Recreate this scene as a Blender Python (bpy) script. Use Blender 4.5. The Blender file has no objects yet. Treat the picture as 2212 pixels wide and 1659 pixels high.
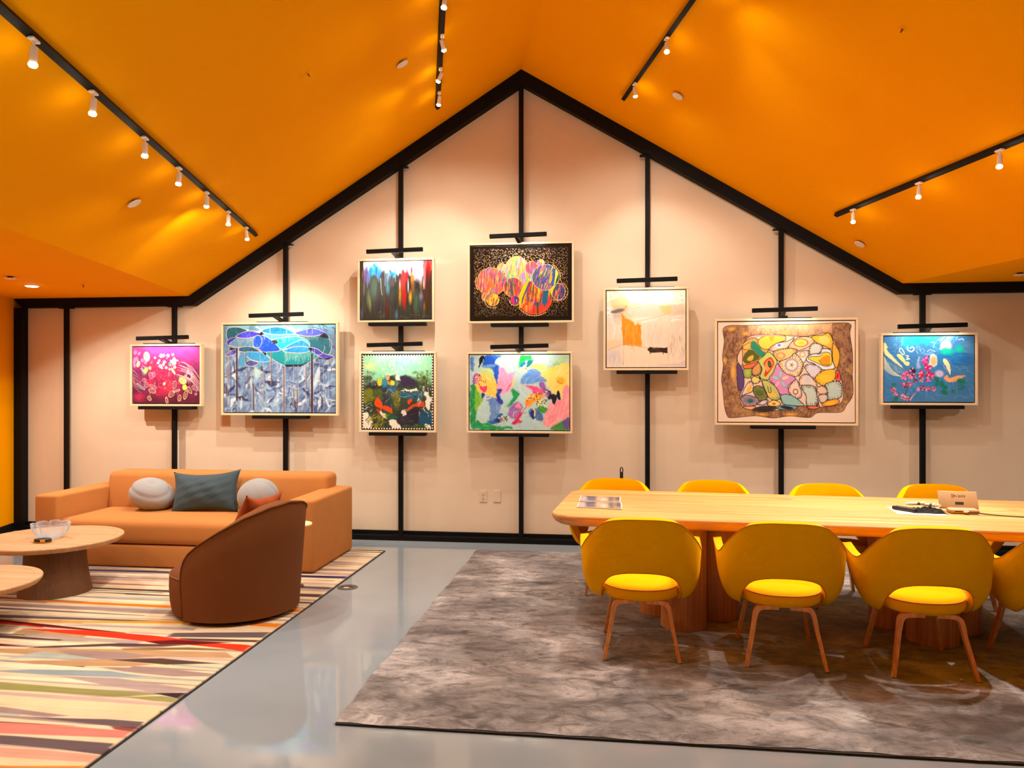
import numpy as np
# ---------------------------------------------------------------- painter
class Canvas:
    """A small numpy painter: strokes, shapes and washes laid on a grid that becomes the canvas mesh's colours."""
    def __init__(s, frame, w, h, bg, seed=1):
        s.r = np.random.RandomState(seed)
        s.w, s.h = w, h
        x0, y0, x1, y1 = frame; s.f = frame
        s.X, s.Y = np.meshgrid(np.linspace(x0, x1, w), np.linspace(y0, y1, h))
        s.c = np.zeros((h, w, 3)); s.c[:] = np.array(bg) / 255.
        s.px = (x1 - x0) / w
    def noise(s, sx, sy=None, octv=3):
        sy = sy or sx
        out = 0; amp = 1; tot = 0
        for o in range(octv):
            u = (s.X - s.f[0]) / sx * 2 ** o + s.r.rand() * 3; v = (s.Y - s.f[1]) / sy * 2 ** o + s.r.rand() * 3
            gw = int(u.max()) + 3; gh = int(v.max()) + 3
            g = s.r.rand(gh, gw)
            i = u.astype(int); j = v.astype(int); fu = u - i; fv = v - j
            fu = fu * fu * (3 - 2 * fu); fv = fv * fv * (3 - 2 * fv)
            a = g[j, i] * (1 - fu) + g[j, i + 1] * fu; b = g[j + 1, i] * (1 - fu) + g[j + 1, i + 1] * fu
            out = out + amp * (a * (1 - fv) + b * fv); tot += amp; amp *= .5
        return out / tot
    def mix(s, m, col, sl=None):
        col = np.array(col) / 255.
        c = s.c if sl is None else s.c[sl]
        m = np.clip(m, 0, 1)[..., None]
        c += (col - c) * m
    def wob(s, amp, sc):
        return (s.noise(sc) - .5) * 2 * amp, (s.noise(sc) - .5) * 2 * amp
    def warp(s, amp, sc):
        dx, dy = s.wob(amp, sc)
        ix = np.clip(((s.X + dx - s.f[0]) / s.px).astype(int), 0, s.w - 1)
        iy = np.clip(((s.Y + dy - s.f[1]) / (s.f[3] - s.f[1]) * s.h).astype(int), 0, s.h - 1)
        s.c = s.c[iy, ix].copy()
    def box(s, a, b, c, d):
        i0 = int(np.clip((a - s.f[0]) / s.px - 1, 0, s.w)); i1 = int(np.clip((c - s.f[0]) / s.px + 2, 0, s.w))
        k = (s.f[3] - s.f[1]) / s.h
        j0 = int(np.clip((b - s.f[1]) / k - 1, 0, s.h)); j1 = int(np.clip((d - s.f[1]) / k + 2, 0, s.h))
        return (slice(j0, j1), slice(i0, i1))
    def ell(s, cx, cy, rx, ry, col, rot=0, soft=6, a=1.):
        R = max(rx, ry) + soft
        sl = s.box(cx - R, cy - R, cx + R, cy + R); X = s.X[sl] - cx; Y = s.Y[sl] - cy
        if X.size == 0: return
        t = np.radians(rot); x = X * np.cos(t) + Y * np.sin(t); y = -X * np.sin(t) + Y * np.cos(t)
        d = (np.sqrt((x / rx) ** 2 + (y / ry) ** 2) - 1) * min(rx, ry)
        s.mix(a * (.5 - d / soft), col, sl)
    def ring(s, cx, cy, rx, ry, col, wd=6, rot=0, a=1.):
        R = max(rx, ry) + wd * 2
        sl = s.box(cx - R, cy - R, cx + R, cy + R); X = s.X[sl] - cx; Y = s.Y[sl] - cy
        if X.size == 0: return
        t = np.radians(rot); x = X * np.cos(t) + Y * np.sin(t); y = -X * np.sin(t) + Y * np.cos(t)
        d = np.abs((np.sqrt((x / rx) ** 2 + (y / ry) ** 2) - 1) * min(rx, ry))
        s.mix(a * np.clip((wd / 2 + s.px / 2 - d) / s.px, 0, 1), col, sl)
    def line(s, pts, wd, col, a=1., w2=None, soft=None):
        pts = [np.array(p, float) for p in pts]; n = len(pts) - 1
        soft = soft or s.px
        for k in range(n):
            p, q = pts[k], pts[k + 1]
            W = wd if w2 is None else wd + (w2 - wd) * k / n; W2 = wd if w2 is None else wd + (w2 - wd) * (k + 1) / n
            m = max(W, W2) + soft
            sl = s.box(min(p[0], q[0]) - m, min(p[1], q[1]) - m, max(p[0], q[0]) + m, max(p[1], q[1]) + m)
            X = s.X[sl] - p[0]; Y = s.Y[sl] - p[1]
            if X.size == 0: continue
            e = q - p; L = e @ e + 1e-9
            t = np.clip((X * e[0] + Y * e[1]) / L, 0, 1)
            d = np.hypot(X - t * e[0], Y - t * e[1]) - (W + (W2 - W) * t) / 2
            s.mix(a * np.clip(.5 - d / soft, 0, 1), col, sl)
    def curve(s, pts, wd, col, a=1., w2=None, closed=False, soft=None):
        s.line(smooth(pts, closed), wd, col, a, w2, soft)
    def poly(s, pts, col, soft=None, a=1., sm=True, edge=None, ew=5, rough=0, rsc=40):
        pts = np.array(smooth(pts, True) if sm else list(pts) + [pts[0]], float)
        soft = soft or s.px * 1.2
        m = soft + rough
        sl = s.box(pts[:, 0].min() - m, pts[:, 1].min() - m, pts[:, 0].max() + m, pts[:, 1].max() + m)
        X = s.X[sl]; Y = s.Y[sl]
        if X.size == 0: return
        if rough:
            if getattr(s, '_wr', None) is None or s._wr[0] != rsc:
                s._wr = (rsc,) + s.wob(1, rsc)
            X = X + s._wr[1][sl] * rough; Y = Y + s._wr[2][sl] * rough
        ins = np.zeros(X.shape, bool); dm = np.full(X.shape, 1e9)
        for k in range(len(pts) - 1):
            (ax, ay), (bx, by) = pts[k], pts[k + 1]
            cr = (ay > Y) != (by > Y)
            if by != ay: ins ^= cr & (X < (bx - ax) * (Y - ay) / (by - ay) + ax)
            ex, ey = bx - ax, by - ay; L = ex * ex + ey * ey + 1e-9
            t = np.clip(((X - ax) * ex + (Y - ay) * ey) / L, 0, 1)
            dm = np.minimum(dm, np.hypot(X - ax - t * ex, Y - ay - t * ey))
        d = np.where(ins, -dm, dm)
        s.mix(a * np.clip(.5 - d / soft, 0, 1), col, sl)
        if edge is not None: s.mix(np.clip((ew / 2 - dm) / s.px + .5, 0, 1), edge, sl)
    def brush(s, n, reg, ln, wd, ang, cols, da=25, a=.6, bend=.25):
        """n free brush marks inside the region"""
        for k in range(n):
            x = s.r.uniform(reg[0], reg[2]); y = s.r.uniform(reg[1], reg[3])
            t = np.radians(ang + s.r.uniform(-da, da)); L = ln * s.r.uniform(.5, 1.3)
            b = s.r.uniform(-bend, bend) * L
            e = np.array([np.cos(t), np.sin(t)]); o = np.array([-e[1], e[0]])
            p = np.array([x, y]); c = cols[s.r.randint(len(cols))]
            W = wd * s.r.uniform(.4, 1)
            s.line([p + e * L * (v / 4. - .5) + o * b * (1 - (v / 2. - 1) ** 2) for v in range(5)], W, c, a * s.r.uniform(.5, 1), w2=wd * .25, soft=max(s.px, W * .5))
    def grain(s, amt, sx, sy=None, octv=3):
        s.c *= 1 + (s.noise(sx, sy, octv)[..., None] - .5) * 2 * amt
def smooth(pts, closed=False, n=5):
    pts = [np.array(p, float) for p in pts]; N = len(pts); out = []
    rng = range(N if closed else N - 1)
    for i in rng:
        if closed: a, b, c, d = pts[i - 1], pts[i], pts[(i + 1) % N], pts[(i + 2) % N]
        else: a, b, c, d = pts[max(i - 1, 0)], pts[i], pts[i + 1], pts[min(i + 2, N - 1)]
        for k in range(n):
            t = k / n
            out.append(.5 * (2 * b + (c - a) * t + (2 * a - 5 * b + 4 * c - d) * t * t + (3 * b - a - 3 * c + d) * t ** 3))
    out.append(out[0] if closed else pts[-1])
    return out
WHITE = (250, 248, 242); CREAM = (245, 232, 195); BLACK = (14, 12, 14)

def art_purple():
    s = Canvas((130, 125, 1800, 1555), 300, 256, (120, 30, 85), 3)
    t = (s.Y - 125) / 1430.
    s.mix(np.clip(1 - t * 1.9, 0, 1) * (.75 + .4 * s.noise(500)), (214, 74, 178))
    s.mix(np.clip((t - .45) * 2, 0, 1), (88, 22, 52)); s.grain(.22, 160)
    for x, y, r in ((640, 560, 190), (820, 640, 240), (980, 560, 220), (900, 820, 260), (1080, 1090, 170), (1280, 690, 120), (880, 1240, 200), (300, 1400, 130), (1590, 560, 70), (560, 1040, 130)):
        s.ell(x, y, r, r * .75, (222, 40, 92), soft=r * .9, a=.62)
    s.brush(150, (520, 420, 1320, 1350), 90, 34, 70, [(235, 40, 70), (240, 70, 130), (214, 24, 70), (250, 110, 160), (190, 30, 60)], 60, .75)
    s.brush(50, (140, 1150, 1780, 1540), 120, 26, 10, [(110, 26, 70), (140, 44, 90), (70, 16, 44)], 60, .5)
    for k in range(16):                                             # straw sheaves on both sides
        y = 700 + k * 26
        j = s.r.uniform(-30, 30, 4); s.curve([(130, y + j[0]), (240 + j[1], y + 110 + k * 3), (330 + 3 * j[2], y + 190)], 8, [(232, 205, 190), (190, 150, 150), (140, 90, 100)][k % 3], .75, 3)
        y = 560 + k * 24
        j = s.r.uniform(-40, 40, 4); s.curve([(1370 + 4 * j[3], y - 60 + j[0]), (1560 + j[2], y + 50 + j[0]), (1700, y + 190 + j[1]), (1800, y + 340 + j[1])], 12, [(250, 236, 205), (236, 170, 180), (250, 246, 226)][k % 3], .85, 4)
    for x, y, rx, ry, ro in ((190, 260, 46, 60, 20), (290, 290, 34, 56, 30), (170, 470, 40, 90, 10), (235, 430, 34, 70, -10), (170, 590, 34, 60, 0), (370, 460, 46, 50, 0), (450, 520, 44, 40, 40)):
        s.ell(x, y, rx, ry, (236, 130, 190), ro, 14, .85); s.ring(x, y, rx * .6, ry * .6, (250, 180, 215), 7, ro, .6)
    s.ell(480, 370, 72, 110, (250, 226, 205), -8, 18, .8); s.ring(480, 370, 74, 116, (255, 246, 170), 13, -8)
    for k in range(4): s.line([(430 + k * 28, 300), (450 + k * 24, 450)], 8, (214, 80, 160), .8)
    s.ell(265, 560, 40, 70, (250, 214, 150), 15, 16, .8); s.ring(265, 560, 40, 72, (255, 240, 190), 9, 15)
    s.ell(440, 740, 80, 120, (120, 116, 108), 25, 20, .8); s.ell(460, 720, 40, 90, (226, 226, 110), 25, 16, .9); s.ell(565, 660, 36, 46, (246, 240, 130), 0, 8)
    s.curve([(330, 670), (400, 760)], 14, WHITE, .9); s.curve([(370, 600), (440, 640), (410, 720), (350, 640)], 10, WHITE, .8)
    for x, y, r in ((690, 400, 34), (850, 350, 60), (905, 340, 52), (1020, 345, 50), (1140, 320, 42), (800, 470, 36), (770, 530, 40), (930, 510, 50), (830, 610, 54), (900, 580, 40), (975, 650, 44), (1060, 690, 38), (1190, 640, 46), (1080, 590, 30), (870, 660, 34)):
        for k in range(5):
            q = k * 1.257 + x; s.ell(x + r * .6 * np.cos(q), y + r * .6 * np.sin(q), r * .42, r * .3, (250, 232, 246), np.degrees(q), 8, .9)
        s.ell(x, y, r * .2, r * .2, (120, 60, 140), 0, 5)
    for k in range(26):
        q = s.r.rand() * 6.28; d = s.r.rand() * 90; s.ell(1170 + d * np.cos(q), 500 + d * np.sin(q), 34, 22, [(250, 240, 190), (246, 220, 200), (250, 246, 230)][k % 3], np.degrees(q), 10, .9)
    s.ell(1062, 560, 28, 52, (70, 178, 150), 10, 8); s.ell(1000, 400, 22, 40, (230, 120, 236), 20, 8)
    s.ell(1140, 720, 34, 76, (250, 226, 170), -25, 12); s.ell(1180, 780, 26, 50, (250, 220, 170), -15, 10)
    s.line([(1050, 760), (1050, 850)], 30, (150, 120, 150), .8)
    for k in range(14):
        q = k * .45; s.curve([(1540 + 110 * np.cos(q), 860 + 130 * np.sin(q)), (1540 + 60 * np.cos(q + .8), 880 + 70 * np.sin(q + .8)), (1560 + 100 * np.cos(q + 1.4), 880 + 170 * np.sin(q + 1.4))], 9, [(236, 200, 226), (240, 236, 200), (200, 150, 196)][k % 3], .85)
    s.ell(1390, 980, 110, 90, (240, 226, 140), 45, 26, .85); s.brush(22, (1310, 900, 1490, 1060), 90, 12, 60, [(250, 246, 190), (120, 60, 60), (255, 240, 150)], 30, .9)
    s.ell(1440, 1150, 62, 72, (224, 226, 96), 0, 14); s.line([(1500, 1080), (1520, 1180)], 34, (60, 20, 30), .8)
    for (x, y, rx, ry, ro) in ((1190, 1090, 46, 100, 8), (1560, 1220, 40, 90, -30), (1460, 1340, 46, 110, 15), (1310, 1420, 42, 74, 10), (620, 1240, 90, 52, 20), (1110, 1320, 60, 90, 40), (1240, 1240, 80, 22, -20), (330, 1130, 34, 120, -52), (470, 1090, 56, 66, 0), (640, 1130, 90, 40, 25), (420, 970, 52, 44, 0), (660, 830, 40, 60, 0), (590, 850, 50, 80, -20), (550, 1430, 40, 60, -30), (1660, 1160, 36, 60, -20), (1750, 1200, 26, 50, 20), (1720, 1320, 24, 26, 0), (990, 1480, 30, 80, -10)):
        col = (236, 214, 150) if y > 1150 and 500 < x < 1620 else (206, 160, 190)
        s.ell(x, y, rx * .8, ry * .8, (150, 90, 90) if y > 950 else (220, 80, 120), ro, 10, .5); s.ring(x, y, rx, ry, col, 11, ro, .9)
        s.brush(5, (x - rx, y - ry, x + rx, y + ry), 60, 9, ro + 90, [col, (250, 240, 200)], 40, .8)
    s.ell(330, 1130, 26, 100, (110, 140, 130), -52, 12, .8); s.ell(925, 1060, 30, 42, (220, 226, 190), 20, 8)
    for x, y in ((1060, 1030), (1040, 1130), (960, 1180), (1090, 1190)): s.ell(x, y, 60, 60, (240, 52, 72), 0, 30, .8)
    s.brush(60, (400, 700, 1300, 1200), 70, 9, 45, [(250, 190, 190), (255, 150, 170), (250, 220, 190)], 70, .7)
    return s.c

def art_blue():
    s = Canvas((75, 100, 1950, 1580), 330, 260, (98, 128, 165), 5)
    s.grain(.25, 300); s.mix(np.clip(1 - np.abs(s.X - 1000) / 1000, 0, 1) * np.clip((s.Y - 700) / 500, 0, 1) * .45, (150, 182, 206))
    s.mix(np.clip(.7 - np.hypot((s.X - 1500) / 600, (s.Y - 1500) / 400), 0, 1), (70, 78, 130))
    s.brush(420, (75, 620, 1950, 1580), 190, 64, 118, [(128, 160, 190), (84, 112, 156), (160, 190, 214), (104, 130, 172), (70, 92, 130), (120, 150, 186)], 50, .8, .12)
    for k in range(150):
        x, y = s.r.uniform(75, 1950), s.r.uniform(640, 1580); t = s.r.uniform(0, 6.28); L = s.r.uniform(40, 150); wd = s.r.uniform(.12, .3)
        q = [(x + L * np.cos(t), y + L * np.sin(t)), (x + L * wd * np.cos(t + 1.6), y + L * wd * np.sin(t + 1.6)), (x - L * np.cos(t + .3), y - L * np.sin(t + .3)), (x + L * wd * np.cos(t - 1.9), y + L * wd * np.sin(t - 1.9))]
        s.poly(q, [(34, 40, 74), (150, 184, 210), (60, 78, 122), (196, 216, 226), (50, 62, 100), (110, 140, 180), (226, 234, 232), (134, 168, 200)][k % 8], 14, .8, rough=14)
    s.warp(40, 160)
    s.brush(150, (75, 640, 1950, 1580), 120, 18, 112, [(46, 56, 94), (176, 206, 222), (66, 84, 130), (210, 226, 230), (90, 120, 164)], 60, .6, .3)
    s.mix(np.clip(1 - (s.Y - 100) / 260, 0, 1) * .9, (120, 190, 206)); s.brush(40, (500, 110, 1400, 240), 190, 34, 10, [(90, 206, 204), (190, 226, 236), (120, 150, 220), (230, 244, 240)], 25, .8)
    s.brush(50, (1550, 110, 1950, 520), 120, 28, 40, [(60, 74, 130), (84, 110, 170), (54, 60, 104)], 60, .8); s.brush(40, (75, 120, 200, 700), 120, 24, 80, [(60, 90, 120), (84, 120, 150), (120, 150, 170)], 20, .8)
    s.poly([(330, 760), (430, 560), (700, 530), (880, 660), (700, 800), (430, 800)], (74, 150, 190), 30)
    s.poly([(600, 800), (700, 880), (650, 1000), (590, 960)], (170, 206, 200), 50)
    O = (238, 206, 164); W = 7
    def leaf(pts, col, cs, wd=W, out=O):
        s.poly(pts, col); P = np.array(pts); a, b = P.min(0), P.max(0)
        k = s.c.copy(); s.brush(26, (a[0], a[1], b[0], b[1]), 90, 30, 100, cs, 60, .7)
        m = Canvas(s.f, s.w, s.h, (0, 0, 0)); m.poly(pts, (255, 255, 255)); mm = m.c[..., :1]
        s.c = s.c * mm + k * (1 - mm)
        s.curve(pts, wd, out, .95, closed=True)
    teal = [(30, 160, 176), (60, 200, 204), (20, 120, 140)]; bl = [(30, 90, 220), (20, 60, 190), (70, 130, 236)]; vi = [(70, 70, 220), (50, 40, 170), (100, 110, 236)]
    dk = [(22, 70, 84), (40, 110, 120), (60, 86, 96)]; cy = [(20, 140, 214), (50, 170, 226), (20, 110, 190)]
    leaf([(135, 160), (300, 128), (470, 190), (300, 290), (140, 340)], (26, 90, 106), dk)
    leaf([(1330, 260), (1850, 330), (1845, 600), (1640, 520), (1480, 460)], (26, 100, 120), dk)
    leaf([(160, 420), (260, 300), (600, 300), (640, 460), (330, 470)], (92, 140, 172), [(110, 160, 190), (70, 110, 150)])
    leaf([(120, 380), (180, 320), (300, 300), (180, 400), (170, 450)], (52, 60, 130), vi, 5)
    leaf([(720, 210), (820, 250), (1260, 260), (1320, 300), (900, 350), (760, 290)], (50, 196, 210), [(90, 214, 220), (30, 160, 190)])
    leaf([(720, 200), (860, 138), (1060, 140), (1270, 238), (1060, 262), (860, 246)], (24, 136, 210), cy)
    leaf([(1280, 235), (1480, 172), (1620, 170), (1780, 238), (1600, 290), (1420, 282)], (72, 96, 214), vi)
    leaf([(280, 280), (440, 205), (560, 204), (720, 250), (560, 300), (420, 318)], (62, 66, 222), vi)
    leaf([(880, 360), (1180, 300), (1400, 310), (1530, 420), (1400, 520), (1100, 520)], (30, 186, 196), teal)
    leaf([(800, 560), (1080, 520), (1560, 500), (1660, 640), (1380, 780), (1140, 790), (940, 700)], (18, 140, 150), teal)
    leaf([(1090, 500), (1300, 380), (1420, 360), (1530, 470), (1300, 470)], (50, 140, 196), cy)
    leaf([(1080, 540), (1260, 470), (1460, 468), (1580, 520), (1420, 570), (1240, 570)], (52, 146, 214), cy)
    leaf([(440, 540), (640, 520), (870, 680), (760, 720), (600, 700), (480, 640)], (56, 150, 200), cy)
    leaf([(300, 500), (420, 460), (560, 470), (690, 545), (520, 548), (380, 548)], (36, 104, 150), dk)
    leaf([(600, 290), (740, 270), (880, 350), (1030, 520), (860, 550), (720, 540), (600, 400)], (24, 84, 214), bl)
    leaf([(580, 320), (660, 268), (722, 330), (700, 450), (630, 480), (580, 440)], (26, 86, 220), bl)
    leaf([(100, 610), (200, 530), (330, 500), (250, 590), (150, 615)], (56, 56, 130), vi)
    leaf([(440, 740), (520, 690), (660, 740), (560, 795), (470, 780)], (76, 92, 160), [(90, 110, 180), (60, 70, 130)])
    leaf([(1520, 490), (1640, 500), (1760, 580), (1930, 640), (1820, 680), (1660, 620)], (66, 64, 170), vi)
    for p in ([(655, 262), (720, 205), (760, 250), (720, 268)], [(880, 362), (960, 350), (990, 400), (940, 420)], [(1680, 290), (1780, 235), (1860, 325), (1760, 326)], [(175, 470), (240, 490), (290, 500), (175, 525)], [(720, 545), (800, 570), (790, 620)], [(1090, 770), (1380, 770), (1560, 700), (1380, 800), (1140, 805)], [(1650, 640), (1780, 672), (1930, 645), (1830, 690), (1700, 670)], [(1500, 480), (1570, 490), (1550, 560)]):
        s.poly(p, (24, 16, 24), sm=False)
    def drip(x, y0, y1, w=5, c=O): s.line([(x, y0), (x + s.r.uniform(-4, 4), (y0 + y1) / 2), (x, y1)], w, c, .9, w * .7)
    for x in range(740, 1270, 26): drip(x, 250, 250 + s.r.uniform(30, 190), 4)
    for x in range(1330, 1690, 24): drip(x, 285, 285 + s.r.uniform(20, 140), 4)
    for x in range(1110, 1580, 22): drip(x, 570, 570 + s.r.uniform(60, 210), 5)
    for x in range(300, 620, 34): drip(x, 300, 300 + s.r.uniform(30, 170), 4)
    for x in (860, 1140, 1480, 1570): drip(x, 150, 250, 8)
    for x, a, b, w in ((295, 500, 1370, 34), (1565, 600, 1560, 36), (880, 560, 1110, 16), (485, 800, 1190, 14), (1260, 1180, 1450, 18), (1320, 1180, 1500, 18), (170, 480, 1000, 14), (1465, 780, 1180, 18), (1095, 820, 1560, 26), (580, 1120, 1540, 22), (755, 900, 1380, 12), (1850, 690, 780, 16), (450, 540, 740, 16)):
        s.line([(x, a), (x + 4, b)], w, (34, 32, 56) if w != 26 else (90, 86, 110), .92); drip(x - w / 2, a, b, 5); drip(x + w / 2, a, b, 5)
    for x, a, b in ((100, 600, 1560), (130, 620, 1560), (165, 620, 1580), (310, 1370, 1580), (555, 810, 1520), (600, 800, 1250), (690, 560, 1580), (745, 700, 1480), (990, 750, 1170), (1070, 800, 1580), (1115, 600, 1580), (1255, 780, 1480), (1335, 780, 1560), (1460, 780, 1410), (1530, 1000, 1570), (1585, 700, 1580), (1690, 690, 1500), (1755, 760, 1540), (1835, 690, 1580), (1610, 500, 700)):
        drip(x, a, b, 6, (200, 176, 150))
    s.curve([(1160, 1120), (1260, 1165), (1350, 1170), (1470, 1120)], 6, O); s.curve([(1640, 600), (1720, 600), (1775, 500), (1770, 460)], 5, O); s.line([(1845, 280), (1870, 480)], 6, (220, 220, 220), .8)
    s.poly([(1600, 1200), (1600, 1000), (1680, 800), (1700, 960), (1640, 1120)], (196, 214, 216), 20, .8); s.poly([(1780, 1290), (1830, 1400), (1870, 1480), (1820, 1460)], (226, 232, 232), 16, .8)
    return s.c

def art_dark():
    s = Canvas((105, 160, 1795, 1555), 270, 226, (40, 44, 40), 8)
    s.brush(200, (105, 500, 1795, 1555), 340, 54, 90, [(50, 56, 46), (34, 50, 44), (46, 36, 38), (28, 32, 38), (60, 66, 50), (56, 60, 60), (36, 66, 58)], 4, .75, .03)
    top = 330 + 260 * s.noise(70, 4000, 2) + 80 * s.noise(30, 4000, 2); top = np.where(s.X > 900, top + 20, top)
    s.mix(np.clip((top - s.Y) / 90, 0, 1) * ((s.X > 170) & (s.X < 1610)), (246, 246, 250))  # white glare of the picture lamp, painted in along the top
    s.brush(16, (180, 170, 420, 420), 200, 40, 90, [(250, 196, 200), (250, 240, 240)], 4, .7, .03); s.brush(16, (1600, 160, 1795, 400), 240, 50, 90, [(240, 90, 100), (214, 20, 34), (250, 150, 160)], 5, .85, .03)
    s.brush(26, (180, 420, 330, 640), 300, 50, 88, [(110, 110, 186), (90, 86, 150), (130, 140, 210)], 5, .7, .03)
    s.brush(26, (330, 330, 590, 470), 210, 60, 90, [(20, 136, 206), (36, 160, 222), (20, 110, 190), (90, 180, 220)], 4, .9, .03)
    s.brush(30, (680, 380, 960, 640), 240, 50, 90, [(110, 190, 206), (90, 140, 200), (130, 130, 190), (160, 210, 216)], 4, .75, .03); s.ell(880, 470, 46, 56, (16, 136, 196), 0, 30)
    s.brush(12, (480, 430, 560, 600), 160, 36, 90, [(40, 130, 190), (90, 130, 200)], 3, .8, .03)
    s.ell(430, 590, 70, 100, (52, 66, 50), 0, 40); s.ell(860, 640, 80, 130, (70, 70, 76), 0, 50, .9); s.ell(660, 520, 34, 200, (64, 50, 56), 0, 24, .8); s.ell(1060, 620, 60, 140, (70, 50, 50), 0, 40, .8)
    s.brush(14, (1100, 480, 1180, 560), 260, 48, 90, [(226, 40, 48), (240, 80, 90)], 4, .9, .03); s.ell(1150, 980, 54, 320, (170, 22, 22), 0, 40, .92); s.ell(1130, 640, 50, 220, (226, 50, 50), 0, 40, .8)
    for x, y, rx, ry, c in ((1222, 500, 26, 170, (214, 26, 54)), (1330, 380, 20, 110, (206, 20, 40)), (1465, 430, 20, 150, (206, 40, 90)), (1355, 600, 46, 130, (206, 136, 52)), (1370, 800, 50, 200, (120, 76, 40)), (1300, 1030, 34, 140, (236, 150, 34)), (1052, 960, 30, 240, (180, 126, 34)), (1050, 720, 16, 110, (250, 170, 170)), (1560, 700, 40, 170, (120, 84, 44)), (1560, 1030, 50, 120, (120, 118, 140)), (1550, 1200, 50, 130, (50, 66, 84)), (1740, 360, 46, 190, (226, 20, 24)), (1700, 520, 60, 240, (110, 26, 22)), (1690, 900, 90, 420, (62, 34, 26)), (1630, 1260, 26, 110, (130, 84, 26)), (760, 820, 44, 120, (70, 130, 160)), (755, 1300, 50, 240, (74, 20, 22)), (300, 1060, 40, 190, (88, 120, 56)), (340, 1180, 24, 160, (120, 130, 80)), (440, 800, 60, 260, (62, 98, 74)), (390, 800, 40, 220, (52, 90, 84)), (560, 1120, 60, 320, (34, 34, 40)), (150, 700, 30, 400, (60, 34, 24)), (152, 470, 14, 90, (150, 90, 30)), (190, 800, 14, 170, (120, 116, 90)), (140, 1400, 22, 150, (70, 84, 120)), (970, 1460, 34, 110, (60, 104, 136)), (1440, 800, 40, 200, (26, 34, 44)), (1430, 1150, 60, 260, (52, 84, 62)), (1250, 760, 14, 150, (226, 200, 196)), (1620, 700, 14, 130, (250, 220, 225)), (1640, 500, 24, 300, (226, 110, 130)), (1460, 470, 60, 150, (196, 200, 226)), (1540, 520, 46, 160, (190, 196, 226)), (1410, 440, 26, 160, (236, 200, 226))):
        s.ell(x, y, rx, ry, c, 0, rx * 1.1, .88)
    s.curve([(590, 560), (600, 800), (625, 970)], 14, (206, 220, 170), .9, 9); s.brush(14, (560, 1380, 720, 1540), 70, 16, 70, [(130, 140, 110), (90, 100, 80)], 50, .6); s.brush(20, (1040, 1440, 1740, 1540), 80, 8, 5, [(150, 156, 150), (96, 110, 104)], 20, .6)
    s.brush(140, (105, 560, 1795, 1500), 260, 10, 90, [(90, 96, 80), (24, 26, 26), (70, 60, 56), (110, 116, 110)], 3, .4, .02)
    s.mix(((s.Y < 260) & (s.X > 175) & (s.X < 1600)) * .9, (250, 250, 252)); s.ell(440, 250, 40, 60, (40, 150, 200), 0, 30)  # lamp reflection painted in again as a crisp white band
    return s.c

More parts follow.
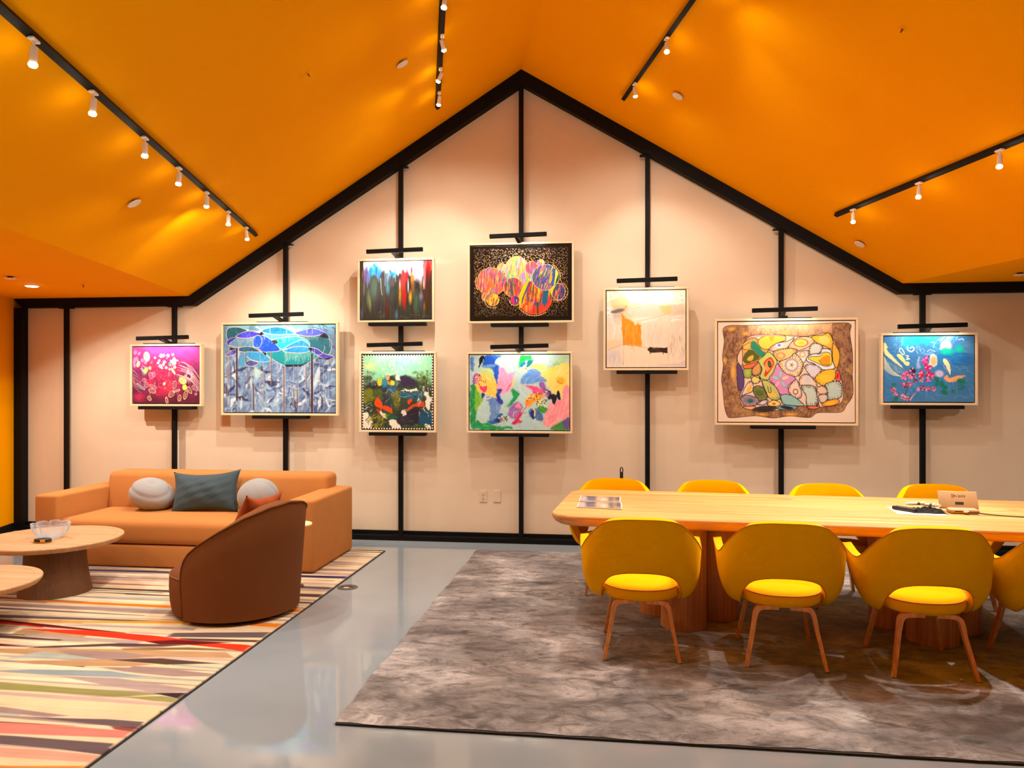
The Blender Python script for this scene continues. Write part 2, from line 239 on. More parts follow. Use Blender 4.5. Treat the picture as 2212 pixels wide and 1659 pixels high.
def art_green():
    s = Canvas((105, 100, 1525, 1555), 262, 268, (120, 196, 140), 9)
    t = (s.Y - 100) / 1455.
    s.mix(s.noise(260) * .9, (150, 216, 186)); s.mix(np.clip(.9 - np.hypot((s.X - 230) / 260, (s.Y - 320) / 140), 0, 1) * .9, (226, 220, 130)); s.mix(np.clip(1 - np.abs(s.X - 950) / 300, 0, 1) * np.clip(1 - t * 3, 0, 1) * .6, (110, 206, 206))
    s.brush(200, (105, 110, 1525, 560), 90, 26, 30, [(160, 220, 170), (110, 200, 150), (200, 232, 200), (130, 206, 200), (180, 206, 120), (232, 240, 210)], 70, .5)
    s.brush(14, (620, 260, 1000, 420), 70, 26, 0, [(150, 170, 214), (170, 196, 200), (216, 226, 206)], 60, .7)
    s.mix(np.clip((t - .29) * 9 + (s.noise(110) - .5) * 3, 0, 1), (44, 58, 44)); s.brush(90, (110, 420, 340, 800), 80, 14, 90, [(110, 150, 110), (60, 90, 60), (150, 180, 140)], 60, .6)
    s.brush(80, (1200, 420, 1500, 740), 90, 24, 50, [(90, 120, 40), (120, 130, 40), (60, 90, 40)], 60, .7)
    for x, y, rx, ry, c, ro in ((1000, 620, 210, 110, (44, 34, 66), 10), (520, 740, 190, 80, (34, 40, 74), 0), (330, 720, 140, 90, (30, 32, 40), 20), (220, 920, 130, 170, (104, 110, 20), 20), (430, 900, 110, 160, (66, 84, 34), 0), (1090, 880, 260, 80, (22, 74, 96), 5), (600, 960, 90, 180, (36, 46, 62), 0), (720, 900, 80, 220, (34, 62, 60), 0), (800, 960, 70, 200, (104, 98, 34), 0), (1100, 1300, 260, 180, (30, 28, 44), 0), (1380, 1340, 150, 160, (20, 74, 106), 0), (300, 1120, 160, 110, (40, 50, 30), 0), (880, 1380, 160, 120, (40, 36, 50), 0), (700, 760, 90, 90, (40, 96, 140), 0), (570, 640, 70, 110, (36, 134, 156), 20)):
        s.ell(x, y, rx, ry, c, ro, 46, .9)
    s.brush(170, (140, 560, 1480, 1500), 130, 18, 30, [(34, 40, 30), (24, 22, 30), (60, 80, 70), (30, 70, 90), (84, 96, 40), (20, 30, 50), (100, 120, 100)], 80, .65)
    s.brush(50, (860, 820, 1340, 960), 150, 14, 10, [(40, 110, 140), (20, 60, 84), (110, 160, 170)], 14, .8)
    for p, c in (([(430, 930), (510, 1040), (525, 1110), (480, 1160), (400, 1110), (345, 1040), (370, 960)], (216, 70, 14)), ([(530, 1110), (620, 1100), (700, 1150), (720, 1240), (600, 1200), (520, 1160)], (208, 66, 14)), ([(1010, 1010), (1090, 965), (1110, 1000), (1040, 1060)], (220, 60, 16)), ([(1160, 1060), (1260, 1030), (1360, 1040), (1350, 1120), (1180, 1100)], (206, 58, 16)), ([(980, 1180), (1160, 1060), (1180, 1090), (1030, 1190)], (200, 66, 26)), ([(390, 1150), (480, 1190), (500, 1260), (440, 1230)], (196, 44, 20)), ([(620, 620), (700, 640), (740, 660), (700, 700), (640, 670)], (232, 130, 40)), ([(690, 590), (740, 620), (740, 680), (690, 690)], (226, 206, 40)), ([(590, 520), (640, 500), (670, 570), (610, 600)], (220, 150, 90)), ([(400, 600), (490, 560), (510, 650), (430, 700)], (190, 196, 40))):
        s.poly(p, c, 10, rough=14)
    s.poly([(530, 1210), (620, 1220), (760, 1290), (840, 1310), (760, 1370), (640, 1340)], (20, 84, 50), 14, rough=10)
    for p in ([(860, 800), (1100, 768), (1230, 800), (1060, 812)], [(910, 1190), (980, 1190), (1000, 1250), (930, 1280)], [(1400, 920), (1460, 900), (1490, 1000), (1440, 1180), (1390, 1130)], [(1350, 840), (1440, 820), (1400, 920)], [(640, 1390), (760, 1380), (880, 1540), (720, 1530)], [(110, 1260), (240, 1260), (300, 1520), (110, 1540)], [(1340, 1470), (1440, 1440), (1500, 1500), (1400, 1530)], [(470, 1180), (540, 1250), (620, 1350), (520, 1300)], [(790, 480), (860, 520), (870, 620), (780, 560)]):
        s.poly(p, (232, 226, 206), 12, rough=26, a=.95)
    s.brush(30, (1240, 720, 1500, 1340), 90, 18, 90, [(226, 226, 220), (240, 236, 226)], 70, .8); s.brush(18, (170, 1040, 300, 1200), 70, 14, 20, [(226, 230, 220), (20, 20, 20)], 80, .9)
    s.brush(60, (240, 1260, 620, 1540), 150, 18, -40, [(170, 160, 20), (200, 186, 40), (120, 110, 14), (30, 28, 14)], 25, .85); s.brush(30, (860, 1100, 1300, 1460), 160, 6, -60, [(150, 140, 130), (90, 80, 110)], 50, .6)
    s.brush(30, (560, 760, 860, 1080), 80, 16, 80, [(170, 160, 50), (220, 206, 80), (70, 80, 40)], 50, .7); s.brush(26, (1120, 1470, 1420, 1545), 70, 16, 0, [(96, 110, 30), (60, 80, 30)], 40, .8)
    s.brush(40, (200, 600, 420, 700), 60, 9, 20, [(226, 230, 220), (30, 30, 30)], 80, .7); s.warp(26, 70); s.brush(240, (110, 500, 1520, 1550), 60, 8, 40, [(20, 22, 24), (120, 130, 110), (60, 74, 50), (200, 200, 180), (30, 50, 60)], 85, .4)
    m = np.minimum(np.minimum(s.X - 105, 1525 - s.X), np.minimum(s.Y - 100, 1555 - s.Y))      # checked border
    k = np.where((np.minimum(s.X - 105, 1525 - s.X) < 26), s.Y, s.X)
    s.mix((m < 26) * 1., (20, 14, 14)); s.mix(((m < 26) & (m > 4) & ((k // 27).astype(int) % 2 == 0)) * 1., (240, 232, 214))
    return s.c

def art_bubble():
    s = Canvas((85, 150, 1975, 1600), 380, 292, (13, 11, 12), 12)
    C = [(480, 850, 275, 280), (960, 640, 230, 280), (1500, 780, 250, 250), (890, 965, 180, 190), (1300, 1170, 320, 320), (1740, 1060, 128, 160), (510, 1200, 125, 130), (370, 1150, 75, 80), (930, 1210, 78, 80), (1240, 590, 115, 130), (1415, 500, 70, 66), (680, 590, 90, 100), (1010, 700, 200, 230), (1130, 800, 130, 130)]
    ins = np.zeros(s.X.shape); near = np.full(s.X.shape, 1e9)
    for x, y, a, b in C:
        d = (np.hypot((s.X - x) / a, (s.Y - y) / b) - 1) * min(a, b); near = np.minimum(near, d)
    cols = [(250, 236, 206), (244, 190, 120), (236, 120, 80), (250, 250, 240), (220, 150, 90), (240, 220, 120)]
    q = s.r
    for k in range(5200):
        x = q.uniform(150, 1915); y = q.uniform(205, 1530); j = int((y - 150) / 1450 * s.h); i = int((x - 85) / s.px)
        if near[j, i] < 4: continue
        br = .55 + .55 * np.exp(-near[j, i] / 200.) ; br *= 1.05 - .45 * (y - 205) / 1325.
        s.ell(x, y, q.uniform(3.5, 7), q.uniform(3.5, 7), np.array(cols[q.randint(6)]) * br, 0, 4, .9)
    pal = dict(l=[(250, 140, 30), (244, 60, 120), (250, 90, 60), (250, 190, 60), (90, 50, 140), (40, 120, 170), (250, 70, 90), (240, 130, 180)], t=[(250, 220, 60), (250, 150, 60), (230, 110, 220), (250, 120, 150), (80, 160, 220), (250, 236, 140), (120, 200, 60), (246, 180, 200)],
               r=[(110, 60, 160), (40, 110, 170), (244, 110, 150), (30, 110, 90), (246, 226, 80), (60, 90, 180), (250, 160, 40), (20, 80, 60)], b=[(250, 60, 40), (240, 30, 90), (20, 110, 140), (20, 80, 90), (250, 200, 40), (250, 90, 60), (90, 60, 150), (30, 90, 60), (250, 150, 40)])
    def bub(x, y, a, b, p, ang, base, n, ln=130, wd=30, out=(250, 196, 120)):
        k = s.c.copy(); s.ell(x, y, a, b, base, 0, 3)
        s.brush(n, (x - a, y - b, x + a, y + b), ln, wd, ang, pal[p], 7, .95, .03)
        d = (np.hypot((s.X - x) / a, (s.Y - y) / b) - 1) * min(a, b); m = (d < 0)[..., None]
        s.c = np.where(m, s.c, k); s.ring(x, y, a, b, out, 6)
    bub(680, 590, 90, 100, 't', 100, (250, 150, 80), 40); bub(960, 640, 230, 280, 't', 95, (250, 180, 100), 230); bub(1130, 800, 130, 130, 't', 95, (140, 130, 210), 50, 160); bub(1240, 590, 115, 130, 'l', 95, (244, 90, 110), 40); bub(1415, 500, 70, 66, 't', 100, (246, 110, 130), 22, 70)
    bub(480, 850, 275, 280, 'l', 97, (250, 110, 70), 300); bub(890, 965, 180, 190, 'b', 90, (240, 50, 100), 110, 150, 30); bub(1300, 1170, 320, 320, 'b', 95, (250, 70, 50), 170, 190, 44)
    s.poly([(1010, 1360), (990, 1150), (1080, 930), (1230, 780), (1180, 960), (1110, 1200), (1050, 1370)], (250, 196, 30), sm=False); s.poly([(1060, 1180), (1190, 850), (1240, 850), (1110, 1140), (1040, 1360)], (50, 60, 130), sm=False, a=.8)
    s.poly([(1050, 1370), (1180, 1230), (1300, 1330), (1500, 1300), (1620, 1210), (1590, 1330), (1470, 1450), (1300, 1490), (1150, 1450)], (250, 60, 36), 30, .85); s.poly([(1450, 1040), (1560, 1040), (1530, 1250), (1480, 1370), (1440, 1240)], (20, 100, 140), sm=False); s.line([(1355, 1270), (1355, 1480)], 32, (40, 80, 50)); s.line([(1283, 1320), (1280, 1480)], 12, (110, 20, 60))
    s.brush(30, (1080, 1150, 1300, 1440), 150, 22, 97, [(250, 190, 60), (246, 80, 120), (250, 140, 40)], 5, .9, .03); s.ring(1300, 1170, 320, 320, (250, 120, 60), 6)
    bub(1500, 780, 250, 250, 'r', 108, (90, 80, 170), 230, 150, 32); s.poly([(1640, 600), (1740, 720), (1750, 830), (1640, 960), (1600, 900), (1640, 760)], (40, 90, 170), a=.85); s.poly([(1690, 640), (1730, 700), (1720, 830), (1660, 920), (1680, 780)], (246, 226, 80)); s.poly([(1740, 720), (1756, 800), (1700, 910), (1690, 880)], (16, 80, 50)); s.ring(1500, 780, 250, 250, (236, 220, 150), 6)
    bub(1740, 1060, 128, 160, 'b', 97, (50, 60, 150), 40, 150, 30); s.poly([(1590, 1010), (1700, 930), (1650, 1020), (1620, 1130)], (250, 200, 40)); s.ring(1740, 1060, 128, 160, (236, 220, 120), 6)
    bub(370, 1150, 75, 80, 'l', 100, (246, 160, 60), 24, 80, 20); bub(510, 1200, 125, 130, 'b', 102, (250, 196, 60), 46, 130, 24); s.ring(510, 1200, 125, 130, (40, 90, 60), 7); bub(930, 1210, 78, 80, 'l', 92, (40, 70, 140), 4, 60, 20); s.poly([(860, 1190), (910, 1140), (920, 1290), (880, 1270)], (240, 40, 110)); s.ring(930, 1210, 78, 80, (246, 60, 110), 8)
    for k in range(70):                                             # strings of bright beads around the lower bubbles
        for x, y, R, a0, a1, n in ((1300, 1170, 352, 55, 150, 26), (1740, 1060, 178, -70, 130, 22), (510, 1200, 160, 70, 200, 14), (480, 850, 300, 150, 200, 14), (930, 1210, 106, 60, 190, 12), (1500, 780, 278, -60, 15, 18)):
            if k < n: q_ = np.radians(a0 + (a1 - a0) * k / n); s.ell(x + R * np.cos(q_), y + R * np.sin(q_), 9, 9, [(250, 226, 150), (250, 170, 80), (250, 240, 200), (240, 90, 70)][k % 4], 0, 5)
    return s.c

def art_flower():
    s = Canvas((75, 115, 1985, 1560), 344, 262, (186, 212, 206), 15)
    s.mix(s.noise(300) * .8, (160, 200, 206)); s.brush(220, (75, 115, 1985, 1560), 190, 46, 80, [(176, 212, 204), (196, 220, 214), (150, 190, 210), (206, 226, 226), (150, 200, 190)], 60, .6)
    def B(p, c, st, ang, n=30, ln=140, wd=32, soft=24, da=20):
        s.poly(p, c, soft, rough=22); P = np.array(p); k = s.c.copy()
        s.brush(n, (P[:, 0].min(), P[:, 1].min(), P[:, 0].max(), P[:, 1].max()), ln, wd, ang, st + [c], da, .55)
        m = Canvas(s.f, s.w, s.h, (0, 0, 0)); m.poly(p, (255, 255, 255), 50); s.c = s.c * m.c[..., :1] + k * (1 - m.c[..., :1])
    B([(560, 190), (760, 120), (1060, 120), (1040, 240), (850, 240), (700, 290), (590, 270)], (250, 252, 250), [(240, 250, 250)], 10)
    B([(350, 130), (690, 130), (600, 190), (560, 280), (640, 330), (640, 480), (600, 760), (560, 560), (500, 380), (330, 340), (320, 250)], (20, 84, 200), [(30, 110, 226), (14, 60, 160), (90, 140, 226)], 80)
    B([(310, 330), (520, 290), (600, 320), (430, 370)], (96, 140, 206), [(120, 170, 220)], 0); B([(95, 160), (150, 180), (150, 400), (100, 390)], (70, 110, 186), [(90, 140, 200)], 90)
    s.poly([(270, 150), (340, 130), (370, 190), (320, 250), (270, 340), (245, 350), (260, 260)], (16, 16, 20), rough=10); s.curve([(345, 190), (350, 240)], 14, (90, 220, 240))
    B([(650, 370), (740, 370), (800, 460), (930, 450), (930, 570), (840, 800), (690, 860), (610, 740), (640, 560)], (246, 164, 206), [(250, 190, 220), (240, 130, 190), (250, 150, 180)], 80, 50)
    s.curve([(930, 570), (860, 700), (800, 800)], 12, (214, 40, 60)); s.poly([(900, 590), (940, 570), (930, 680), (880, 740)], (250, 206, 140), 10)
    B([(1060, 130), (1250, 130), (1260, 190), (1120, 240), (1060, 330), (1020, 350), (1040, 220)], (20, 206, 76), [(40, 226, 110), (10, 170, 70)], 110); s.poly([(1180, 260), (1260, 200), (1320, 205), (1240, 310), (1190, 360)], (14, 120, 120), 12, rough=14); s.poly([(1050, 330), (1130, 240), (1160, 280), (1080, 350)], (30, 120, 200), 14)
    B([(260, 430), (420, 370), (520, 420), (540, 540), (400, 520), (280, 500)], (186, 214, 140), [(220, 226, 130), (160, 206, 170)], 40)
    B([(300, 500), (400, 480), (560, 560), (610, 760), (600, 930), (420, 880), (230, 800), (180, 640)], (250, 206, 90), [(250, 190, 50), (250, 226, 150), (250, 176, 60)], 60, 50)
    s.poly([(130, 560), (180, 480), (250, 500), (190, 640), (150, 720)], (150, 96, 170), 16, rough=14); s.ell(240, 560, 60, 66, (236, 110, 130), 0, 26); s.poly([(255, 700), (340, 730), (415, 710), (380, 830), (310, 800)], (240, 60, 104), 10)
    s.poly([(190, 600), (260, 620), (260, 680), (200, 690)], (246, 180, 150), 16)
    for k in range(34):
        x = s.r.uniform(190, 400); y = s.r.uniform(560, 700) + (x - 290) * .3; s.ell(x, y, 13, 9, [(250, 236, 190), (176, 110, 20), (60, 30, 20), (250, 214, 120)][k % 4], s.r.uniform(0, 180), 5)
    s.ell(260, 500, 16, 12, BLACK)
    B([(90, 760), (200, 740), (240, 1100), (180, 1400), (230, 1500), (100, 1490)], (30, 146, 76), [(40, 170, 90), (20, 110, 60), (120, 190, 60)], 85, 50); B([(190, 740), (250, 840), (330, 1000), (240, 1210), (190, 1180)], (130, 190, 50), [(170, 206, 60), (90, 170, 60)], 75)
    B([(150, 1480), (300, 1360), (560, 1480), (880, 1500), (820, 1550), (260, 1550)], (30, 150, 80), [(90, 200, 120), (20, 120, 60)], 10)
    B([(400, 940), (580, 940), (680, 1080), (610, 1300), (560, 1420), (460, 1400), (470, 1180)], (110, 146, 200), [(140, 176, 220), (90, 120, 190), (70, 130, 190)], 80, 50); B([(250, 1100), (400, 1000), (460, 1120), (450, 1340), (380, 1440), (210, 1360)], (178, 212, 206), [(200, 226, 220)], 60)
    s.curve([(330, 900), (400, 960), (480, 940), (520, 880)], 18, (214, 220, 230)); s.poly([(300, 860), (350, 850), (370, 890), (320, 960)], (40, 60, 140), 14, rough=14)
    B([(620, 780), (700, 780), (660, 900), (730, 1040), (660, 1060), (600, 960)], (34, 50, 160), [(24, 30, 120), (60, 70, 180)], 80); s.poly([(430, 1400), (560, 1360), (620, 1260), (700, 1260), (650, 1420), (500, 1440)], (44, 100, 170), 26, rough=26)
    B([(880, 780), (980, 800), (1030, 880), (980, 960), (860, 1100), (800, 1100), (920, 920)], (24, 150, 80), [(40, 180, 100), (20, 120, 60), (140, 200, 170)], 120)
    B([(1100, 520), (1300, 370), (1360, 380), (1440, 450), (1580, 620), (1400, 640), (1080, 670)], (94, 146, 214), [(110, 160, 226), (80, 120, 206), (140, 190, 226)], 160, 50); s.line([(1300, 420), (1400, 570), (1570, 630)], 16, (140, 110, 200), .8); s.line([(1500, 500), (1340, 570)], 8, (150, 190, 230), .8)
    B([(1230, 350), (1390, 280), (1540, 340), (1480, 420), (1330, 380)], (250, 222, 110), [(250, 230, 150)], 20); B([(1440, 500), (1560, 400), (1760, 330), (1970, 280), (1985, 740), (1860, 780), (1840, 950), (1720, 880), (1600, 740), (1530, 660), (1580, 600)], (250, 216, 110), [(250, 206, 70), (250, 226, 150), (246, 200, 90)], 130, 80, 160, 46)
    s.ell(1820, 610, 80, 60, (240, 176, 40), 10, 50); s.curve([(1770, 620), (1800, 650), (1870, 660)], 10, (170, 110, 20)); B([(1560, 380), (1820, 170), (1985, 150), (1880, 270), (1700, 340)], (170, 206, 150), [(190, 216, 200), (110, 170, 90)], -35)
    for k in range(30): s.ell(s.r.uniform(1040, 1180), s.r.uniform(360, 440), 20, 8, [(250, 226, 170), (206, 150, 60), (250, 244, 226)][k % 3], s.r.uniform(0, 180), 6)
    B([(1880, 760), (1985, 730), (1985, 1290), (1800, 1380), (1680, 1500), (1500, 1460), (1520, 1300), (1580, 1100), (1720, 960), (1850, 960)], (244, 150, 160), [(250, 176, 180), (236, 130, 150), (250, 190, 176)], 120, 80, 160, 40)
    for p in ([(1550, 780), (1640, 830), (1640, 940), (1580, 960)], [(1640, 870), (1720, 880), (1740, 960), (1700, 1070), (1650, 960)], [(1730, 880), (1790, 800), (1820, 960), (1740, 930)]): s.poly(p, (20, 20, 34), 14, rough=12)
    B([(1420, 660), (1500, 660), (1560, 780), (1620, 840), (1590, 930), (1500, 860)], (140, 80, 160), [(160, 100, 176)], 50); B([(1160, 710), (1290, 700), (1400, 740), (1500, 830), (1500, 930), (1300, 900), (1290, 790)], (240, 84, 140), [(250, 150, 190), (226, 40, 110)], 30)
    B([(1160, 980), (1280, 860), (1480, 900), (1440, 980), (1290, 1020), (1230, 1120), (1150, 1080)], (246, 160, 50), [(250, 190, 60), (240, 130, 50), (240, 70, 100)], 130)
    for k in range(120):
        u = s.r.rand(); x = 1200 + u * 360 + s.r.uniform(-40, 40); y = 960 - u * 130 + s.r.uniform(-46, 46)
        if k > 60: x = s.r.uniform(1370, 1570); y = s.r.uniform(960, 1110)
        s.ell(x, y, 14, 8, [(250, 240, 190), (150, 100, 20), (250, 220, 120), (50, 40, 26), (120, 150, 60)][k % 5], s.r.uniform(0, 180), 5)
    B([(1380, 1130), (1480, 1110), (1570, 1170), (1520, 1220), (1420, 1210)], (50, 150, 50), [(80, 170, 60), (30, 120, 50)], 40); B([(1220, 1180), (1340, 1150), (1480, 1270), (1480, 1400), (1340, 1330), (1240, 1300)], (76, 110, 170), [(50, 70, 140), (110, 150, 190)], 60); s.poly([(1240, 1220), (1310, 1180), (1340, 1290), (1290, 1350)], (30, 46, 120), 16, rough=14); s.curve([(1290, 1140), (1330, 1180), (1330, 1290)], 22, (236, 216, 140), .85)
    B([(820, 1190), (940, 1040), (1060, 1050), (1080, 1180), (960, 1340), (850, 1310)], (150, 104, 176), [(170, 130, 190), (120, 80, 150), (190, 150, 200)], 120); s.poly([(960, 1100), (1040, 1050), (1070, 1140), (1000, 1140)], (244, 140, 180), 16, rough=14); s.curve([(1000, 1120), (1040, 1150), (1010, 1190)], 14, (176, 126, 40)); s.curve([(910, 1300), (930, 1230), (980, 1200)], 10, (236, 206, 220))
    B([(900, 1440), (960, 1350), (1050, 1220), (1080, 1260), (1030, 1370), (1090, 1390), (980, 1440)], (220, 40, 90), [(240, 80, 120), (190, 20, 70)], 130); s.curve([(1040, 1280), (1140, 1160), (1180, 1060)], 18, (190, 40, 90), 1, 8); s.curve([(1060, 1250), (1180, 1220)], 12, (200, 60, 110))
    s.warp(16, 60); s.brush(160, (75, 115, 1985, 1560), 90, 12, 70, [(214, 230, 226), (170, 206, 200), (236, 240, 236), (150, 190, 210)], 70, .35)
    s.ell(640, 1370, 70, 40, (30, 50, 110), -20, 26)
    for k in range(26): s.ell(s.r.uniform(640, 800), s.r.uniform(1290, 1400), 14, 10, [(240, 200, 150), (120, 70, 30), (250, 240, 210), (30, 24, 30)][k % 4], s.r.uniform(0, 180), 5)
    B([(1640, 1520), (1760, 1430), (1900, 1400), (1960, 1550), (1660, 1550)], (50, 140, 70), [(90, 160, 70), (120, 140, 40)], -20); B([(1860, 1390), (1985, 1320), (1985, 1530), (1890, 1500)], (110, 90, 150), [(90, 80, 140)], 40)
    return s.c

def art_yellow():
    s = Canvas((100, 240, 755, 880), 270, 264, (226, 206, 186), 19)
    s.mix(s.noise(220) * .8, (236, 218, 190)); s.mix(np.clip(.8 - np.hypot((s.X - 150) / 150, (s.Y - 420) / 240), 0, 1), (206, 200, 206)); s.mix(np.clip(.8 - np.hypot((s.X - 170) / 130, (s.Y - 800) / 120), 0, 1), (190, 186, 196)); s.mix(np.clip(.8 - np.hypot((s.X - 720) / 120, (s.Y - 600) / 300), 0, 1) * .7, (206, 186, 170)); s.mix(np.clip(1 - (s.Y - 240) / 180, 0, 1) * .8, (252, 240, 222))
    s.brush(170, (100, 240, 755, 880), 80, 16, 90, [(240, 222, 200), (226, 200, 176), (250, 236, 214), (214, 190, 170)], 12, .45)
    s.brush(60, (100, 240, 755, 500), 140, 20, -12, [(252, 244, 236), (246, 214, 170), (250, 230, 206)], 10, .6)
    s.poly([(130, 320), (250, 280), (285, 310), (275, 390), (150, 400)], (250, 200, 146), 12, .9, sm=False, rough=10); s.poly([(140, 410), (210, 392), (245, 395), (245, 415), (150, 432)], (110, 106, 110), 10, .9, rough=8); s.poly([(160, 440), (230, 425), (225, 510), (170, 515)], (206, 190, 166), 10, .7)
    s.poly([(230, 430), (265, 405), (300, 440), (330, 520), (388, 530), (390, 710), (240, 690), (228, 560)], (250, 142, 28), 7, 1, sm=False, rough=10); s.brush(40, (235, 430, 385, 700), 110, 20, 88, [(250, 150, 30), (246, 126, 20), (250, 170, 60)], 8, .6)
    s.poly([(255, 410), (560, 355), (640, 370), (630, 430), (380, 500), (290, 480)], (250, 226, 206), 14, .85, rough=14); s.poly([(540, 370), (630, 365), (636, 430), (590, 440)], (250, 206, 130), 20, .8); s.line([(330, 500), (480, 470), (590, 440)], 5, (240, 170, 130), .7); s.line([(270, 400), (420, 370), (560, 350)], 4, (240, 180, 140), .7)
    s.brush(24, (400, 520, 620, 700), 130, 8, 92, [(206, 186, 160), (190, 176, 156)], 5, .5); s.brush(16, (620, 640, 750, 780), 90, 8, 95, [(170, 156, 140), (150, 136, 126)], 10, .5)
    s.line([(240, 690), (330, 700), (450, 722)], 4, (120, 80, 50), .8); s.line([(245, 560), (240, 860)], 4, (120, 100, 90), .8); s.line([(110, 735), (230, 690)], 4, (130, 120, 116), .7); s.poly([(105, 660), (200, 650), (230, 690), (110, 730)], (246, 190, 140), 20, .5)
    s.poly([(240, 700), (440, 715), (600, 770), (600, 850), (260, 850)], (238, 214, 180), 20, .6)
    s.poly([(436, 735), (460, 712), (520, 722), (604, 716), (606, 764), (540, 758), (470, 765)], (44, 26, 14), 4, sm=False, rough=7, ); s.brush(14, (450, 720, 600, 760), 40, 7, 5, [(120, 70, 20), (30, 18, 10)], 20, .8); s.line([(463, 755), (463, 772)], 4, (44, 26, 14)); s.line([(572, 752), (572, 772)], 5, (60, 40, 14)); s.brush(8, (605, 720, 650, 820), 70, 4, 100, [(220, 150, 90)], 20, .7)
    s.poly([(520, 860), (690, 850), (750, 820), (750, 870)], (200, 186, 186), 14, .7); s.brush(40, (300, 270, 740, 360), 160, 22, -8, [(255, 250, 240), (252, 240, 222)], 8, .6)
    return s.c

def art_cells():
    s = Canvas((60, 120, 2020, 1580), 400, 300, (238, 214, 192), 23)
    I = (60, 34, 24)
    outer = [(155, 190), (500, 170), (900, 160), (1400, 160), (1800, 145), (1960, 170), (1950, 300), (1985, 560), (1990, 760), (1985, 900), (1990, 1180), (1900, 1330), (1820, 1430), (1500, 1440), (1380, 1510), (1100, 1490), (860, 1520), (600, 1490), (260, 1520), (190, 1480), (150, 1330), (130, 1100), (110, 960), (135, 760), (125, 620), (150, 400)]
    k0 = s.c.copy(); s.poly(outer, (160, 116, 82))
    n1 = s.noise(26, 60); n2 = s.noise(120); s.mix(np.clip((n1 - .45) * 3, 0, .7), (96, 62, 44)); s.mix(np.clip((n2 - .5) * 3, 0, .7), (206, 160, 96)); s.mix(np.clip(1 - (s.Y - 120) / 260, 0, 1) * ((s.X > 500) & (s.X < 1700)) * .8, (246, 206, 160))
    for (a, b, c, d, ang) in ((110, 180, 380, 1500, 100), (1700, 150, 1990, 1400, 70), (160, 1330, 1900, 1520, 15), (380, 150, 700, 420, 140)):
        s.brush(int((c - a) * (d - b) / 900), (a, b, c, d), 80, 7, ang, [(70, 40, 28), (110, 70, 50), (196, 146, 90), (60, 36, 30), (150, 104, 70), (150, 90, 110)], 60, .75, .5)
    s.brush(170, (620, 160, 1780, 330), 90, 6, 30, [(226, 110, 120), (246, 190, 90), (240, 150, 110), (250, 220, 120)], 90, .8, .6)
    for k in range(46):
        a = k / 46 * 6.283; x = 1040 + 880 * np.cos(a); y = 820 + 620 * np.sin(a); s.ring(x + s.r.uniform(-20, 20), y + s.r.uniform(-20, 20), s.r.uniform(30, 80), s.r.uniform(30, 70), I if y > 330 else (214, 120, 120), 4, s.r.uniform(0, 90), .7)
    for x, y, rx, ry in ((280, 850, 40, 110), (160, 680, 30, 40), (460, 290, 50, 30), (700, 1470, 90, 26), (1110, 1470, 90, 30), (260, 220, 60, 30), (1030, 280, 60, 30)): s.ell(x, y, rx, ry, (222, 164, 76), 0, 26, .8)
    m = Canvas(s.f, s.w, s.h, (0, 0, 0)); m.poly(outer, (255, 255, 255)); s.c = s.c * m.c[..., :1] + k0 * (1 - m.c[..., :1]); s.curve(outer, 7, I, 1, closed=True)
    inner = [(440, 420), (560, 320), (900, 310), (1300, 340), (1640, 290), (1720, 400), (1800, 560), (1770, 800), (1830, 950), (1840, 1280), (1560, 1360), (1300, 1340), (1000, 1400), (700, 1420), (430, 1350), (380, 1200), (440, 1000), (340, 740), (350, 600), (410, 520)]
    s.poly(inner, (232, 200, 176), edge=I, ew=8)
    E = BLACK
    def cell(p, c, rings=(), fr=None, n=40, ed=E, ew=8, ang=None):
        """one cell of the drawing: flat ground, a fringe of short marks round its edge, nested spots, black outline"""
        s.poly(p, c, edge=None); P = np.array(smooth(p, True)); cx, cy = P.mean(0)
        if fr is not None:
            for k in range(n * 2):
                q = P[s.r.randint(len(P) - 1)]; d = np.array([cx, cy]) - q; L = s.r.uniform(.12, .34); s.line([q, q + d * L], 8, fr[k % len(fr)], .8, 3)
        for (dx, dy, rx, ry, ro, cc) in rings: s.ell(cx + dx, cy + dy, rx, ry, cc, ro, 8)
        s.curve(p, ew, ed, 1, closed=True)
    BR = [(84, 52, 40), (50, 30, 26), (130, 80, 60)]
    Y = (250, 196, 70); G = (40, 130, 100)
    cell([(430, 440), (560, 350), (700, 420), (790, 530), (640, 700), (440, 760), (405, 620)], (236, 160, 80), [], [(220, 110, 50), (250, 200, 110)]); s.poly([(540, 410), (620, 420), (700, 540), (750, 560), (700, 640), (600, 560), (540, 500)], G, 14, rough=14); s.poly([(420, 640), (520, 520), (640, 600), (660, 650), (500, 730), (430, 700)], (84, 90, 30), 10, rough=14); s.poly([(480, 660), (560, 600), (570, 660), (520, 690)], (250, 170, 60), 8, rough=12); s.ell(470, 470, 50, 56, (250, 180, 80), 30, 8); s.curve([(520, 420), (430, 470), (430, 520), (490, 520)], 6, E)
    cell([(640, 400), (760, 320), (1010, 320), (1030, 390), (900, 440), (800, 520), (690, 500)], Y, [(10, -70, 34, 60, 0, (240, 166, 40))], None); s.curve([(590, 340), (720, 320), (900, 320), (1020, 340)], 22, (244, 150, 150), .8)
    cell([(800, 520), (900, 440), (1080, 400), (1160, 350), (1110, 440), (1030, 520), (860, 550)], (244, 206, 186), [(-40, 0, 46, 36, 0, (240, 240, 246)), (-40, 0, 28, 22, 0, (140, 130, 206))], [(226, 90, 110), (250, 190, 120)])
    cell([(1080, 490), (1200, 360), (1400, 350), (1440, 430), (1300, 520), (1150, 540)], (246, 196, 150), [(0, -20, 110, 62, 0, (240, 120, 90)), (0, -20, 84, 46, 0, (250, 220, 120)), (0, -20, 50, 28, 0, (250, 200, 30))], [(230, 120, 90), (250, 210, 150)])
